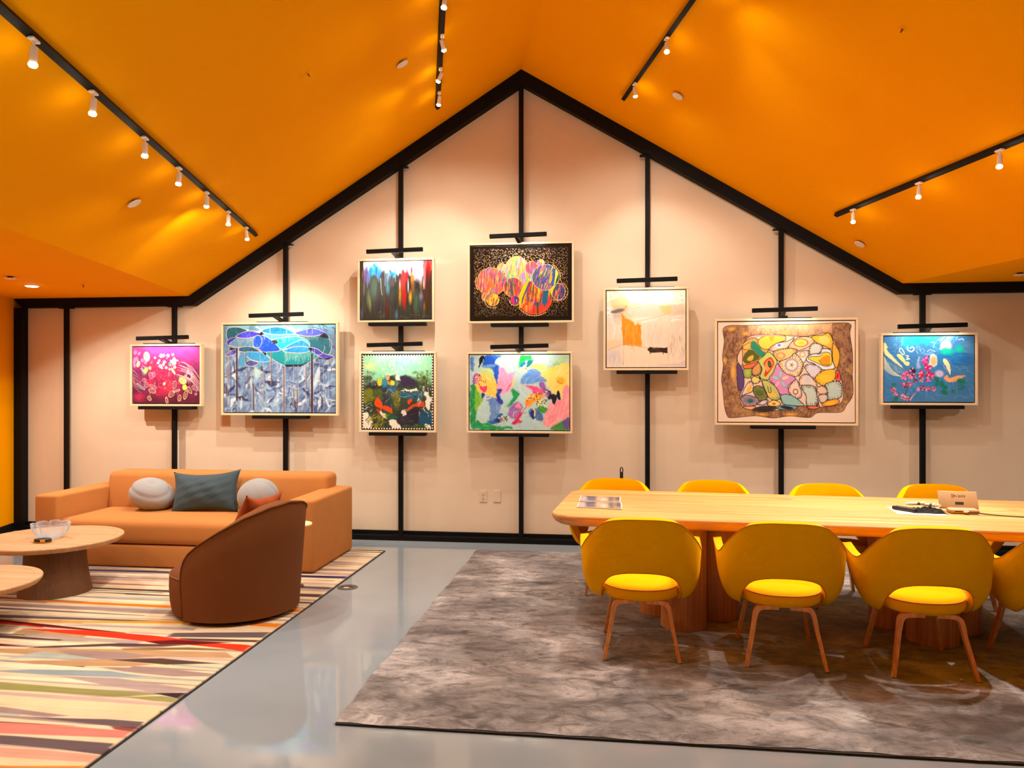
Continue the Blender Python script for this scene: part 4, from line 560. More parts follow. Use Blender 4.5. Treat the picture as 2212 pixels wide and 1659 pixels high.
def floor_mat():
    t = NT('grey_epoxy_floor'); v = t.coords()
    f = t.noise(v, .7, 3); t.l(t.ramp(f, [(.3, lin((132, 140, 145))), (.7, lin((144, 152, 157)))]), t.b.inputs['Base Color'])
    t.b.inputs['Roughness'].default_value = .045; t.b.inputs['Specular IOR Level'].default_value = .55; t.b.inputs['IOR'].default_value = 1.5
    t.bump(t.noise(v, 30, 3, .55), .018, .01); return t.m
M['floor'] = floor_mat()
def rug_mat():
    t = NT('taupe_viscose_pile'); v = t.coords((1.1, 1.5, 1))
    f = t.noise(v, 1.3, 7, .68, .5); g = t.noise(t.coords((3.2, 5.2, 1)), 1.6, 6, .78, 1.2); h = t.noise(t.coords((90, 260, 90)), 1, 2)
    a = t.ramp(f, [(.36, lin((82, 76, 75))), (.52, lin((142, 135, 132))), (.66, lin((194, 187, 184)))])
    mx = t.n('ShaderNodeMixRGB', blend_type='MULTIPLY'); mx.inputs[0].default_value = .95; t.l(a, mx.inputs[1]); t.l(t.ramp(g, [(.36, (.34, .31, .3, 1)), (.52, (1, 1, 1, 1)), (.68, (1.25, 1.22, 1.2, 1))]), mx.inputs[2])
    m2 = t.n('ShaderNodeMixRGB', blend_type='MULTIPLY'); m2.inputs[0].default_value = .4; t.l(mx.outputs[0], m2.inputs[1]); t.l(t.ramp(h, [(.3, (.55, .55, .55, 1)), (.7, (1.2, 1.2, 1.2, 1))]), m2.inputs[2])
    dn = t.noise(t.coords((5, 9, 1)), 1.1, 3, .6, .8); m3 = t.n('ShaderNodeMixRGB', blend_type='MULTIPLY'); m3.inputs[0].default_value = .85; t.l(m2.outputs[0], m3.inputs[1]); t.l(t.ramp(dn, [(.31, (.3, .27, .26, 1)), (.41, (1, 1, 1, 1))]), m3.inputs[2])
    t.l(m3.outputs[0], t.b.inputs['Base Color']); t.b.inputs['Roughness'].default_value = .75; t.b.inputs['Specular IOR Level'].default_value = .2
    t.b.inputs['Sheen Weight'].default_value = .35; t.b.inputs['Sheen Roughness'].default_value = .45
    t.bump(g, .5, .02); return t.m
M['rug'] = rug_mat()
M['rug_edge'] = mat('dark_rug_binding', (44, 38, 38), .95, .2, 60)
def glass_mat():
    t = NT('blue_tinted_glass'); t.b.inputs['Base Color'].default_value = (.62, .74, .84, 1); t.b.inputs['Roughness'].default_value = .03; t.b.inputs['IOR'].default_value = 1.5
    w = t.n('ShaderNodeLayerWeight', Blend=.32); r = t.n('ShaderNodeMapRange'); r.inputs['To Min'].default_value = .10; r.inputs['To Max'].default_value = .72
    t.l(w.outputs['Facing'], r.inputs['Value']); t.l(r.outputs[0], t.b.inputs['Alpha']); return t.m
M['glass'] = glass_mat()

# ---------- objects
def empty(name, loc=(0, 0, 0), rz=0, label=None, cat=None, group=None):
    o = bpy.data.objects.new(name, None); C.objects.link(o); o.empty_display_size = .1
    o.location = loc; o.rotation_euler = (0, 0, rz)
    return tag(o, label, cat, group)
def tag(o, label=None, cat=None, group=None, kind=None):
    if label: o['label'] = label
    if cat: o['category'] = cat
    if group: o['group'] = group
    if kind: o['kind'] = kind
    return o
def obj(name, bm, m, parent=None, smooth=None, kind=None, label=None):
    me = bpy.data.meshes.new(name)
    bmesh.ops.recalc_face_normals(bm, faces=bm.faces[:])
    bm.to_mesh(me); bm.free(); me.materials.append(m)
    o = bpy.data.objects.new(name, me); C.objects.link(o); o.parent = parent
    if smooth is not None:
        for p in me.polygons: p.use_smooth = True
        if smooth < 180: me.set_sharp_from_angle(angle=R(smooth))
    if kind: o['kind'] = kind
    if label: o['label'] = label
    return o
def bake(o):
    dg = bpy.context.evaluated_depsgraph_get(); dg.update()
    me = bpy.data.meshes.new_from_object(o.evaluated_get(dg)); me.name = o.name
    o.modifiers.clear(); o.data = me
    for p in me.polygons: p.use_smooth = True
    return o
def copy_tree(o, parent=None):
    c = o.copy(); C.objects.link(c)
    if parent is not None: c.parent = parent
    for ch in list(o.children): copy_tree(ch, c)
    return c
def BM(): return bmesh.new()
def box(bm, a, b, bev=0, seg=3, mtx=None):
    vs = [bm.verts.new((x, y, z)) for x in (a[0], b[0]) for y in (a[1], b[1]) for z in (a[2], b[2])]
    fs = [bm.faces.new([vs[i] for i in q]) for q in ((0, 1, 3, 2), (4, 6, 7, 5), (0, 4, 5, 1), (2, 3, 7, 6), (0, 2, 6, 4), (1, 5, 7, 3))]
    new = vs
    if bev:
        es = list({e for f in fs for e in f.edges})
        r = bmesh.ops.bevel(bm, geom=es, offset=bev, segments=seg, affect='EDGES', profile=.5)
        new = list({v for f in r['faces'] for v in f.verts} | {v for v in vs if v.is_valid})
    if mtx is not None:
        for v in new: v.co = mtx @ v.co
    return bm
def loft(bm, rings, closed=True, cap=True):
    """skin a list of equally long point rings"""
    V = [[bm.verts.new(p) for p in r] for r in rings]; n = len(V[0])
    for a, b in zip(V, V[1:]):
        for i in range(n if closed else n - 1):
            bm.faces.new((a[i], a[(i + 1) % n], b[(i + 1) % n], b[i]))
    if cap and closed:
        for r in (V[0], V[-1]):
            try: bm.faces.new(r)
            except ValueError: pass
    return V
def cyl(bm, p, q, r, r2=None, n=16):
    p, q = Vector(p), Vector(q); d = (q - p).normalized(); a = d.orthogonal().normalized(); b = d.cross(a); r2 = r if r2 is None else r2
    loft(bm, [[c + a * (k * math.cos(2 * PI * i / n)) + b * (k * math.sin(2 * PI * i / n)) for i in range(n)] for c, k in ((p, r), (q, r2))]); return bm
def lathe(bm, prof, n=48, f=None, c=(0, 0)):
    """prof: (radius, z) pairs; f(angle) -> (kx, ky) unit outline"""
    f = f or (lambda a: (math.cos(a), math.sin(a)))
    loft(bm, [[(c[0] + r * f(2 * PI * i / n)[0], c[1] + r * f(2 * PI * i / n)[1], z) for i in range(n)] for r, z in prof]); return bm
def tube(bm, pts, r, n=8, closed=False):
    P = [Vector(p) for p in pts]; N = len(P); rings = []; up = None
    for i in range(N):
        a = P[i - 1] if (closed or i) else P[0]; b = P[(i + 1) % N] if (closed or i < N - 1) else P[-1]
        t = (b - a).normalized()
        if up is None: up = t.orthogonal().normalized()
        up = (up - t * up.dot(t)).normalized(); s = t.cross(up)
        rings.append([P[i] + up * (r * math.cos(2 * PI * k / n)) + s * (r * math.sin(2 * PI * k / n)) for k in range(n)])
    if closed: rings.append(rings[0])
    loft(bm, rings, cap=not closed); return bm
def sweep(bm, pts, wd, th, side):
    """flat bar of varying width along a path; side = direction of its width"""
    P = [Vector(p) for p in pts]; rings = []; side = Vector(side).normalized()
    for i, p in enumerate(P):
        t = (P[min(i + 1, len(P) - 1)] - P[max(i - 1, 0)]).normalized(); s = (side - t * side.dot(t)).normalized(); nrm = t.cross(s)
        w, h = wd[i] / 2, th[i] / 2
        rings.append([p + s * w + nrm * h, p - s * w + nrm * h, p - s * w - nrm * h, p + s * w - nrm * h])
    loft(bm, rings); return bm
def prism(bm, poly, y0, y1):
    """polygon in x-z pushed from y0 to y1"""
    loft(bm, [[(x, y, z) for x, z in poly] for y in (y0, y1)]); return bm
def cr(P, n=4):
    return [tuple(p) for p in smooth([np.array(p, float) for p in P], False, n)]

# ================================================================= the room
DX, DY = -0.240427, 0.970667                    # the roof runs along this direction; the end wall is cut across it at a slant
ZL, ZA, ZR = 2.500, 4.690, 2.515
XL, XA, XR, XE0, XE1 = -4.42, -0.913, 2.654, -6.43, 4.75
Y0 = .10
def along(x, s, z): return (x + DX * s, DY * s, z)      # s < 0 comes towards the viewer
SB = -10.2
def ceil_z(xw):
    if xw < XL: return ZL
    if xw < XA: return ZL + (xw - XL) * (ZA - ZL) / (XA - XL)
    if xw < XR: return ZA + (xw - XA) * (ZR - ZA) / (XR - XA)
    return ZR
prof = [(XE0, ZL), (XL, ZL), (XA, ZA), (XR, ZR), (XE1, ZR)]
S1 = Y0 / DY
bm = BM()                                       # ceiling: two soffits and two slopes, with thickness
for (xa, za), (xb, zb) in zip(prof, prof[1:]):
    up = .12
    lo = [along(xa, S1 + .25, za), along(xb, S1 + .25, zb), along(xb, SB, zb), along(xa, SB, za)]
    loft(bm, [lo, [(x, y, z + up) for x, y, z in lo]])
obj('ceiling', bm, M['orange'], kind='structure')
bm = BM(); prism(bm, [(XE0 - .3, 0), (XE1 + .3, 0)] + [(x, z) for x, z in ([(XE1 + .3, ZR)] + prof[::-1] + [(XE0 - .3, ZL)])], Y0, Y0 + .15)
obj('wall_back', bm, M['wall'], kind='structure')
bm = BM(); fl = [along(XE0 - .2, .3, 0), along(XE1 + .2, .3, 0), along(XE1 + .2, SB - .2, 0), along(XE0 - .2, SB - .2, 0)]
loft(bm, [fl, [(x, y, -.1) for x, y, z in fl]]); obj('floor', bm, M['floor'], kind='structure')
def side_wall(name, x, dx, m, z):
    bm = BM(); a = [along(x, S1, 0), along(x + dx, S1, 0), along(x + dx, SB, 0), along(x, SB, 0)]
    loft(bm, [a, [(p[0], p[1], z) for p in a]]); obj(name, bm, m, kind='structure')
side_wall('wall_left', XE0, -.15, M['orange'], ZL); side_wall('wall_right', XE1, .15, M['grey_side'], ZR)
bm = BM(); a = [along(x, SB, z) for x, z in [(XE0, 0), (XE1, 0)] + prof[::-1]]; loft(bm, [a, [(x - DX * .15, y - DY * .15, z) for x, y, z in a]])
obj('wall_front', bm, M['grey_side'], kind='structure')
bm = BM(); q = [along(XE0, -.02, 0), along(XE0 + .02, -.02, 0), along(XE0 + .02, SB, 0), along(XE0, SB, 0)]; loft(bm, [q, [(p[0], p[1], .085) for p in q]])
obj('baseboard_left', bm, M['black'], kind='structure')
# black steel frame of the end wall
inn = [(XE0 + .09, 2.402), (-4.378, 2.402), (-.913, 4.541), (2.632, 2.421), (XE1 - .09, 2.421)]
for k in range(4):
    bm = BM(); prism(bm, [prof[k], prof[k + 1], inn[k + 1], inn[k]], 0, Y0); obj('trim_%d' % (k + 1), bm, M['black'], kind='structure')
for k, (xa, xb) in enumerate(((XE0, XE0 + .09), (XE1 - .09, XE1))):
    bm = BM(); box(bm, (xa, 0, .05), (xb, Y0, 2.402)); obj('trim_%d' % (k + 5), bm, M['black'], kind='structure')
bm = BM(); box(bm, (XE0, 0, 0), (XE1, Y0, .048)); box(bm, (XE0, .07, .048), (XE1, Y0, .085)); obj('baseboard_back', bm, M['black'], kind='structure')
def in_z(x):
    P = inn
    for (a, za), (b, zb) in zip(P, P[1:]):
        if a <= x <= b: return za + (x - a) * (zb - za) / (b - a)

# ---------- posts, paintings and their lamps
FR = dict(purple=(-5.026, -4.230, 1.349, 1.996), blue=(-4.017, -2.767, 1.259, 2.210), dark=(-2.562, -1.775, 2.197, 2.835), green=(-2.545, -1.756, 1.097, 1.903), bubble=(-1.437, -.389, 2.177, 2.967), flower=(-1.449, -.404, 1.098, 1.895), yellow=(-.106, .701, 1.711, 2.506), cells=(.943, 2.239, 1.192, 2.195), teal=(2.436, 3.275, 1.385, 2.048))
BARS = dict(purple=(-4.866, -4.300, 2.052), blue=(-3.647, -3.076, 2.272), dark=(-2.425, -1.857, 2.890), green=(-2.420, -1.861, 1.968), bubble=(-1.197, -.643, 3.010), flower=(-1.188, -.626, 1.942), yellow=(.020, .585, 2.560), cells=(1.262, 1.843, 2.265), teal=(2.540, 3.128, 2.104))
LEDG = dict(purple=(-4.936, -4.327, 1.331), blue=(-3.680, -3.096, 1.241), dark=(-2.450, -1.869, 2.177), green=(-2.445, -1.869, 1.089), bubble=(-1.207, -.641, 2.165), flower=(-1.207, -.637, 1.081), yellow=(.020, .594, 1.698), cells=(1.279, 1.861, 1.172), teal=(2.549, 3.160, 1.373))
POSTS = [(-5.834, (), 'black steel post with no painting on it, next to the wall corner'), (-4.595, ('purple',), 'black steel post carrying the purple and pink painting'), (-3.368, ('blue',), 'black steel post carrying the blue dripping painting'), (-2.145, ('dark', 'green'), 'black steel post carrying the dark streaked painting above the green one'), (-.918, ('bubble', 'flower'), 'black steel post under the roof peak carrying two paintings'), (.318, ('yellow',), 'black steel post carrying the pale painting with orange block'), (1.571, ('cells',), 'black steel post carrying the painting of patterned cells'), (2.840, ('teal',), 'black steel post carrying the turquoise painting')]
TXT = dict(purple='magenta and maroon floral abstract in a pale wood frame', blue='blue painting of overlapping ovals with drips in a pale wood frame', dark='dark vertically streaked painting with white lamp reflection painted along the top in a pale wood frame', green='square green landscape abstract with checked border in a pale frame', bubble='black dotted painting of multicoloured bubbles in a pale frame', flower='pastel floral abstract with pink and yellow patches in a pale frame', yellow='pale cream abstract with an orange block in a thin frame', cells='white painting of outlined multicoloured cells, the widest framed picture', teal='turquoise blue abstract with magenta blossoms in a pale frame')
NICK = dict(purple='the magenta floral painting', blue='the blue painting with drips', dark='the dark streaked painting', green='the green painting with checked border', bubble='the multicoloured bubble painting', flower='the pastel floral painting', yellow='the pale painting with orange block', cells='the painting of outlined cells', teal='the turquoise painting')
M['canvas'] = paint_mat('oil_paint', .42, .4); M['varnish'] = paint_mat('varnished_oil_paint', .2, .55)
def art_mesh(name, arr, mp, m, parent, rim=None):
    """a grid whose colours are the painting; mp(u, v) -> point; rim: list of offset rings that fold the edge back"""
    h, w = arr.shape[:2]; me = bpy.data.meshes.new(name)
    u, v = np.meshgrid(np.linspace(0, 1, w), np.linspace(0, 1, h)); co = mp(u, v).reshape(-1, 3)
    idx = np.arange(w * h).reshape(h, w)
    f = np.stack([idx[:-1, :-1], idx[1:, :-1], idx[1:, 1:], idx[:-1, 1:]], -1).reshape(-1, 4)
    per = np.concatenate([idx[0, :], idx[1:, -1], idx[-1, -2::-1], idx[-2:0:-1, 0]]); npv = len(per)
    back = co[per] + np.array(rim); co = np.concatenate([co, back]); bi = np.arange(npv) + w * h
    nx = np.roll(np.arange(npv), -1)
    f = np.concatenate([f, np.stack([per, per[nx], bi[nx], bi], -1)])
    me.vertices.add(len(co)); me.vertices.foreach_set('co', co.ravel().astype(np.float32))
    me.loops.add(len(f) * 4); me.loops.foreach_set('vertex_index', f.ravel().astype(np.int32))
    me.polygons.add(len(f)); me.polygons.foreach_set('loop_start', (np.arange(len(f)) * 4).astype(np.int32))
    me.update(calc_edges=True); me.validate()
    c = np.clip(arr, 0, 1).reshape(-1, 3); c = np.concatenate([c, c[per] * .5]); c = np.where(c <= .04045, c / 12.92, ((c + .055) / 1.055) ** 2.4)
    at = me.color_attributes.new('paint', 'FLOAT_COLOR', 'POINT'); at.data.foreach_set('color', np.concatenate([c, np.ones((len(c), 1))], 1).ravel().astype(np.float32))
    me.materials.append(m); o = bpy.data.objects.new(name, me); C.objects.link(o); o.parent = parent; return o
def spot(loc, aim, power, size, blend=.5, col=(1, .955, .86), rad=.022, name='lamp_beam'):
    L = bpy.data.lights.new(name, 'SPOT'); L.energy = power; L.spot_size = R(size); L.spot_blend = blend; L.color = col; L.shadow_soft_size = rad
    o = bpy.data.objects.new(name, L); C.objects.link(o); o.location = loc
    o.rotation_euler = (Vector(aim) - Vector(loc)).to_track_quat('-Z', 'Y').to_euler(); return o
PL = dict(purple=1., blue=.75, dark=1.7, green=.85, bubble=1., flower=.7, yellow=.45, cells=.85, teal=1.)
for k, (px, arts, lab) in enumerate(POSTS):
    p = empty('display_post', (px, .036, .048), 0, lab, 'post', 'black posts along the end wall'); zt = in_z(px) - .048
    bm = BM(); box(bm, (-.0225, -.02, .008), (.0225, .02, zt - .002), .003, 1); obj('upright', bm, M['black'], p)
    bm = BM(); box(bm, (-.075, -.03, 0), (.075, .03, .008)); obj('foot_plate', bm, M['black'], p)
    bm = BM(); box(bm, (-.075, -.03, zt - .012), (.075, .03, zt - .002)); obj('top_plate', bm, M['black'], p)
    for a in arts:
        x0, x1, z0, z1 = FR[a]; l0, l1, lz = LEDG[a]; zz = z0 - .048
        bm = BM(); box(bm, (l0 - px, -.118, zz - .034), (l1 - px, -.02, zz - .0015), .003, 1); obj('picture_ledge', bm, M['black'], p)
        bm = BM(); box(bm, (l0 - px + .02, -.058, z1 - .048 - .06), (l1 - px - .02, -.0205, z1 - .048 + .012), .002, 1); obj('picture_clamp', bm, M['black'], p)
        fw, fd = .021, .058; cx, cz = (x0 + x1) / 2, (z0 + z1) / 2; w2, h2 = (x1 - x0) / 2, (z1 - z0) / 2
        t = empty('framed_painting', (cx, -.0225, z0), 0, TXT[a], 'painting', 'framed abstract paintings on the end wall')
        bm = BM()
        for (ax, az, bx, bz) in ((-w2, 0, w2, fw), (-w2, 2 * h2 - fw, w2, 2 * h2), (-w2, fw, -w2 + fw, 2 * h2 - fw), (w2 - fw, fw, w2, 2 * h2 - fw)): box(bm, (ax, -fd, az), (bx, 0, bz), .0025, 1)
        obj('frame', bm, M['wood_frame'], t)
        bm = BM(); box(bm, (-w2 + fw, -.012, fw), (w2 - fw, -.002, 2 * h2 - fw)); obj('backing_board', bm, M['float_gap'], t)
        g = fw + .009
        arr = globals()['art_' + a]()
        art_mesh('canvas', arr, lambda u, v: np.stack([-w2 + g + u * 2 * (w2 - g), np.full(u.shape, -fd + .008), 2 * h2 - g - v * 2 * (h2 - g)], -1), M['varnish' if a in ('dark', 'bubble') else 'canvas'], t, (0, .036, 0))
        b0, b1, bz = BARS[a]; bx = (b0 + b1) / 2
        q = empty('picture_light', (px, .016, bz), 0, 'slim black lamp bar above ' + NICK[a], 'picture light', 'picture lights above the paintings')
        tilt = Matrix.Translation((0, -.225, 0)) @ Matrix.Rotation(R(-1.2), 4, 'Y')
        bm = BM(); box(bm, (b0 - px, -.016, -.02), (b1 - px, .016, .02), .003, 1, tilt); lb = obj('lamp_bar', bm, M['black'], q)
        bm = BM(); box(bm, (b0 - px + .03, .0165, -.016), (b1 - px - .03, .0185, 0), 0, 1, tilt); obj('lamp_strip', bm, M['strip'], lb)
        bm = BM(); sweep(bm, [(0, -.001, -.05), (0, -.04, -.055), (-.01, -.12, -.03), (-.02, -.215, -.006)], [.04, .04, .034, .03], [.03] * 4, (1, 0, 0)); obj('arm', bm, M['black'], q)
        bm = BM(); cyl(bm, (.015, -.045, -.052), (.045, -.045, -.052), .011, n=12); obj('hinge_knob', bm, M['black'], q, 40)
        L = bpy.data.lights.new('picture_lamp', 'AREA'); L.shape = 'RECTANGLE'; L.size = b1 - b0 - .08; L.size_y = .014; L.energy = PL[a] * 2.0; L.color = (1, .91, .80); L.spread = R(150)
        lo = bpy.data.objects.new('picture_lamp', L); C.objects.link(lo); lo.location = (bx, -.188, bz - .012)
        lo.rotation_euler = (Vector((bx, -.07, z0 + (z1 - z0) * .45)) - lo.location).to_track_quat('-Z', 'Z').to_euler()

# ---------- outlets
def outlet(x, z, lab, name, recept):
    t = empty(name, (x, Y0, z), 0, lab, 'wall plate')
    bm = BM(); box(bm, (-.037, -.007, -.06), (.037, -.0005, .06), .003, 2); obj('cover_plate', bm, M['plate'], t)
    if recept:
        for dz in (.02, -.02):
            bm = BM(); cyl(bm, (0, -.0075, dz), (0, -.0105, dz), .0165, .016, 20); r = obj('receptacle', bm, M['plate'], t, 40)
            bm = BM()
            for dx in (-.007, .007): box(bm, (dx - .0016, -.0115, dz), (dx + .0016, -.0107, dz + .009))
            cyl(bm, (0, -.0107, dz - .008), (0, -.0115, dz - .008), .003, n=10); obj('slots', bm, M['dark_slot'], r)
outlet(-1.310, .450, 'cream double power outlet low on the end wall under the pastel floral painting', 'power_outlet', True)
outlet(-1.169, .452, 'blank cream wall plate beside the double power outlet', 'blank_wall_plate', False)

# ================================================================= ceiling fittings
D3 = Vector((DX, DY, 0))
TR = [(-3.565, -.53, 'the track over the sofa', 'long black ceiling track sloping over the sofa and striped rug'), (-1.779, -.61, 'the track left of the ridge', 'short black ceiling track high up, left of the roof ridge'), (-.048, -.575, 'the track right of the ridge', 'black ceiling track high up, right of the roof ridge'), (1.762, -.615, 'the track above the table', 'black ceiling track low on the slope above the dining table')]
HEADS = [[-.977, -1.637, -2.289, -2.949, -3.584, -4.292, -4.879], [-1.039, -1.559, -2.159, -2.807], [-.979, -1.856, -2.733], [-.899, -1.767, -2.56]]
ORD = ['first', 'second', 'third', 'fourth', 'fifth', 'sixth', 'seventh']
def head_proto():
    t = empty('track_spotlight')
    bm = BM(); box(bm, (-.014, -.03, -.012), (.014, .03, -.0005), .002, 1); cyl(bm, (0, 0, -.01), (0, 0, -.045), .006, n=10); obj('adapter', bm, M['white'], t)
    bm = BM(); lathe(bm, [(.008, .030), (.0145, .027), (.0155, 0), (.0155, -.040), (.0135, -.042), (.0135, -.038)], 24); b = obj('lamp_body', bm, M['white'], t, 40); b.location = (0, 0, -.062)
    bm = BM(); lathe(bm, [(.0130, -.040), (.0175, -.043), (.0185, -.049), (.015, -.056), (.008, -.059), (.002, -.060)], 24); l = obj('lens', bm, M['lens'], b, 60)
    return t
HP = head_proto(); first = True; NARROW, WIDE = .35, 26
# where each lamp points (x, y, z), watts, cone
AIM = [[((-3.35, .1, 1.7), 60, 80), ((-3.6, -1.0, .45), 62, 84), ((-4.5, .1, 1.5), 70, 84), ((-3.6, -2.6, 0), 60, 88), ((-2.8, -3.3, 0), 45, 88), ((-3.0, -4.3, 0), 40, 88), ((-2.6, -5.0, 0), 40, 88)],
       [((-2.1, .1, 1.9), 85, 74), ((-3.3, .1, 1.3), 95, 70), ((-.95, .1, 1.7), 105, 66), ((-1.6, -2.7, 0), 170, 70)],
       [((.5, .1, 1.8), 85, 74), ((.4, -2.6, .5), 220, 60), ((1.6, .1, 1.5), 110, 66)],
       [((1.7, -1.6, .74), 210, 96), ((1.2, -2.7, .5), 230, 92), ((1.7, -3.2, .3), 210, 92)]]
for k, (xw, s0, wh, lab) in enumerate(TR):
    z = ceil_z(xw); sl = (ZA - ZL) / (XA - XL) if xw < XA else (ZR - ZA) / (XR - XA)
    nx = Vector((sl, 0, -1)); nx = (nx - D3 * nx.dot(D3)).normalized(); wd = D3.cross(nx).normalized()      # the track lies square on the slope
    bm = BM(); P = [Vector(along(xw, s, z)) for s in (s0, -9.6)]
    loft(bm, [[p + wd * a + nx * b for a, b in ((-.017, .0015), (.017, .0015), (.017, .034), (-.017, .034))] for p in P])
    tag(obj('ceiling_track', bm, M['black']), lab, 'light track', 'black lighting tracks on the orange ceiling')
    for j, s in enumerate(HEADS[k]):
        t = HP if first else copy_tree(HP); first = False
        base = Vector(along(xw, s, z)) + nx * .034; t.location = base
        tag(t, 'white spotlight, %s from the end wall on %s' % (ORD[j], wh), 'spotlight', 'white spotlights on the ceiling tracks')
        t.rotation_euler = (0, 0, math.atan2(-DX, DY))
        aim, pw, sz = AIM[k][j]; piv = base + Vector((0, 0, -.062)); d = (Vector(aim) - piv).normalized()
        d = (Vector((0, 0, -1)) * .55 + d * .45).normalized() if k in (0, 3) else d
        qn = Matrix.Rotation(-math.atan2(-DX, DY), 4, 'Z').to_quaternion() @ Vector((0, 0, -1)).rotation_difference(d)
        for ch in t.children:
            if not ch.name.startswith('adapter'): ch.rotation_mode = 'QUATERNION'; ch.rotation_quaternion = qn
        spot(piv + d * .08, aim, pw * NARROW, sz, .6)
        wide = (Vector((0, 0, -1)) * .7 + (Vector(aim) - piv).normalized() * .3).normalized(); late = k == 0 and j >= 4; wide = Vector((-.25, .1, -1)) if late else wide; spot(piv + d * .08, piv + d * .08 + wide, WIDE * (.8 if late else 1), 104 if late else 158, .9)
ADDED_BOUNCE = 540
# unseen track spots; the ones behind the viewer are added to brighten the ceiling
for xw, s, aim, pw in ((-3.52, -5.5, (-2.2, -5.6, 0), 40), (-1.78, -3.5, (-.9, -3.6, 0), 60), *[(xw, s, along(xw, s - 1.2, 0), ADDED_BOUNCE) for xw in (-3.52, -1.78, -.1, 1.69) for s in (-6.8, -7.6, -8.4)]):
    spot(Vector(along(xw, s, ceil_z(xw) - .14)), aim, pw, 64, .5)
def disc(name, xw, s, r, th, m, lab, cat, group=None, part=None):
    z = ceil_z(xw); sl = 0 if (xw < XL or xw > XR) else ((ZA - ZL) / (XA - XL) if xw < XA else (ZR - ZA) / (XR - XA))
    nx = Vector((sl, 0, -1)); nx = (nx - D3 * nx.dot(D3)).normalized(); p = Vector(along(xw, s, z))
    t = empty(name, p, 0, lab, cat, group)
    if part == 'gap':
        bm = BM(); cyl(bm, nx * .0004, nx * th, r * .45, n=16); obj('stem', bm, M['dark_slot'], t, 40)
        bm = BM(); cyl(bm, nx * th, nx * (th + .006), r, r * .96, 32); obj('cover_disc', bm, m, t, 40)
    elif part == 'light':
        bm = BM(); cyl(bm, nx * .001, nx * .006, r * 1.25, r * 1.2, 32); obj('trim_ring', bm, M['white'], t, 40)
        bm = BM(); cyl(bm, nx * .0065, nx * .011, r, r * .9, 32); obj('lens', bm, M['lens'], t, 40)
    else:
        bm = BM(); cyl(bm, nx * .001, nx * .008, r, r * .7, 20); obj('escutcheon', bm, m, t, 40)
        bm = BM(); cyl(bm, nx * .0085, nx * .03, r * .3, r * .2, 12); obj('sprinkler_tip', bm, M['brass'], t, 40)
SD = 'white sprinkler cover discs on the ceiling'
for xw, s, lab in ((-3.914, -2.842, 'round white ceiling disc below the long track on the sofa slope'), (-2.07, -2.089, 'round white ceiling disc beside the track left of the ridge'), (.259, -1.111, 'round white ceiling disc beside the track right of the ridge'), (2.109, -.325, 'round white ceiling disc close to the end wall frame above the turquoise painting'), (-5.518, -1.649, 'round white disc on the flat ceiling strip by the orange wall'), (3.228, -.619, 'round white disc on the flat ceiling strip at the table side')):
    disc('sprinkler_cover', xw, s, .047, .016, M['white'], lab, 'ceiling disc', SD, 'gap')
disc('recessed_downlight', -5.650, -1.033, .05, 0, M['white'], 'lit recessed downlight in the flat ceiling strip by the wall corner', 'downlight', None, 'light')
spot(along(-5.65, -1.033, ZL - .03), along(-5.0, -.7, 0), 85, 140, 1)
spot(along(4.1, -2.0, ZR - .03), along(3.8, -1.6, 0), 60, 140, 1)  # unseen spot added to brighten the table end of the wall
for s in (-2.6, -4.2, -5.8): spot(along(-5.65, s, ZL - .03), along(-5.2, s, 0), 38, 120, .6)      # unseen spots added to brighten the soffit, in line with the downlight
for xw, s, lab in ((.881, -3.081, 'tiny orange sprinkler head high on the slope above the table'), (-2.67, -2.916, 'tiny orange sprinkler head on the slope between two tracks'), (-5.113, -1.065, 'tiny orange sprinkler head on the flat ceiling strip beside the downlight')):
    disc('fire_sprinkler', xw, s, .022, 0, M['orange'], lab, 'sprinkler', 'small orange sprinkler heads')

# ================================================================= rugs and floor box
RT = .014
arr = art_stripes()
sx0, sx1, sy0, sy1 = -5.04, -2.15, -5.11, -.51
t = empty('striped_rug', (0, 0, 0), 0, 'large rug with cream, mauve, orange and red wedge stripes under the sofa', 'rug')
art_mesh('pile', arr, lambda u, v: np.stack([sx0 + u * (sx1 - sx0), sy1 + v * (sy0 - sy1), np.full(u.shape, RT)], -1), paint_mat('striped_wool', .95, .1, .73), t, (0, 0, -.009))
bm = BM(); box(bm, (sx0 - .006, sy0 - .006, .001), (sx1 + .006, sy1 + .006, .0055)); obj('binding', bm, M['rug_edge'], t)
dx0, dx1, dy0, dy1 = -1.292, 4.15, -4.18, -.37
t = empty('taupe_rug', (0, 0, 0), 0, 'large dark mottled taupe rug under the dining table', 'rug')
NX, NY = 70, 50; bm = BM(); V = []
for j in range(NY + 1):
    row = []
    for i in range(NX + 1):
        e = min(i, NX - i, j, NY - j); w = .006 * (math.sin(i * 1.7 + j * .6) + math.sin(j * 2.3 - i * .4)) if e == 0 else 0
        z = RT + (.004 if e > 0 else -.002)
        row.append(bm.verts.new((dx0 + (dx1 - dx0) * i / NX + (w if i in (0, NX) else 0), dy0 + (dy1 - dy0) * j / NY + (w if j in (0, NY) else 0), z)))
    V.append(row)
for j in range(NY):
    for i in range(NX): bm.faces.new((V[j][i], V[j][i + 1], V[j + 1][i + 1], V[j + 1][i]))
obj('pile', bm, M['rug'], t, 180)
bm = BM(); box(bm, (dx0 + .01, dy0 - .010, .001), (dx1 - .01, dy1 - .01, .0095)); obj('binding', bm, M['rug_edge'], t)
RZ = RT + .005; SZ = RT + .001
t = empty('floor_outlet', (-2.055, -1.816, 0), 0, 'round brass floor outlet in the grey floor beside the striped rug', 'floor outlet')
bm = BM(); lathe(bm, [(.078, .0008), (.078, .004), (.072, .005), (.001, .005)], 40); obj('cover_ring', bm, M['brass'], t, 40)
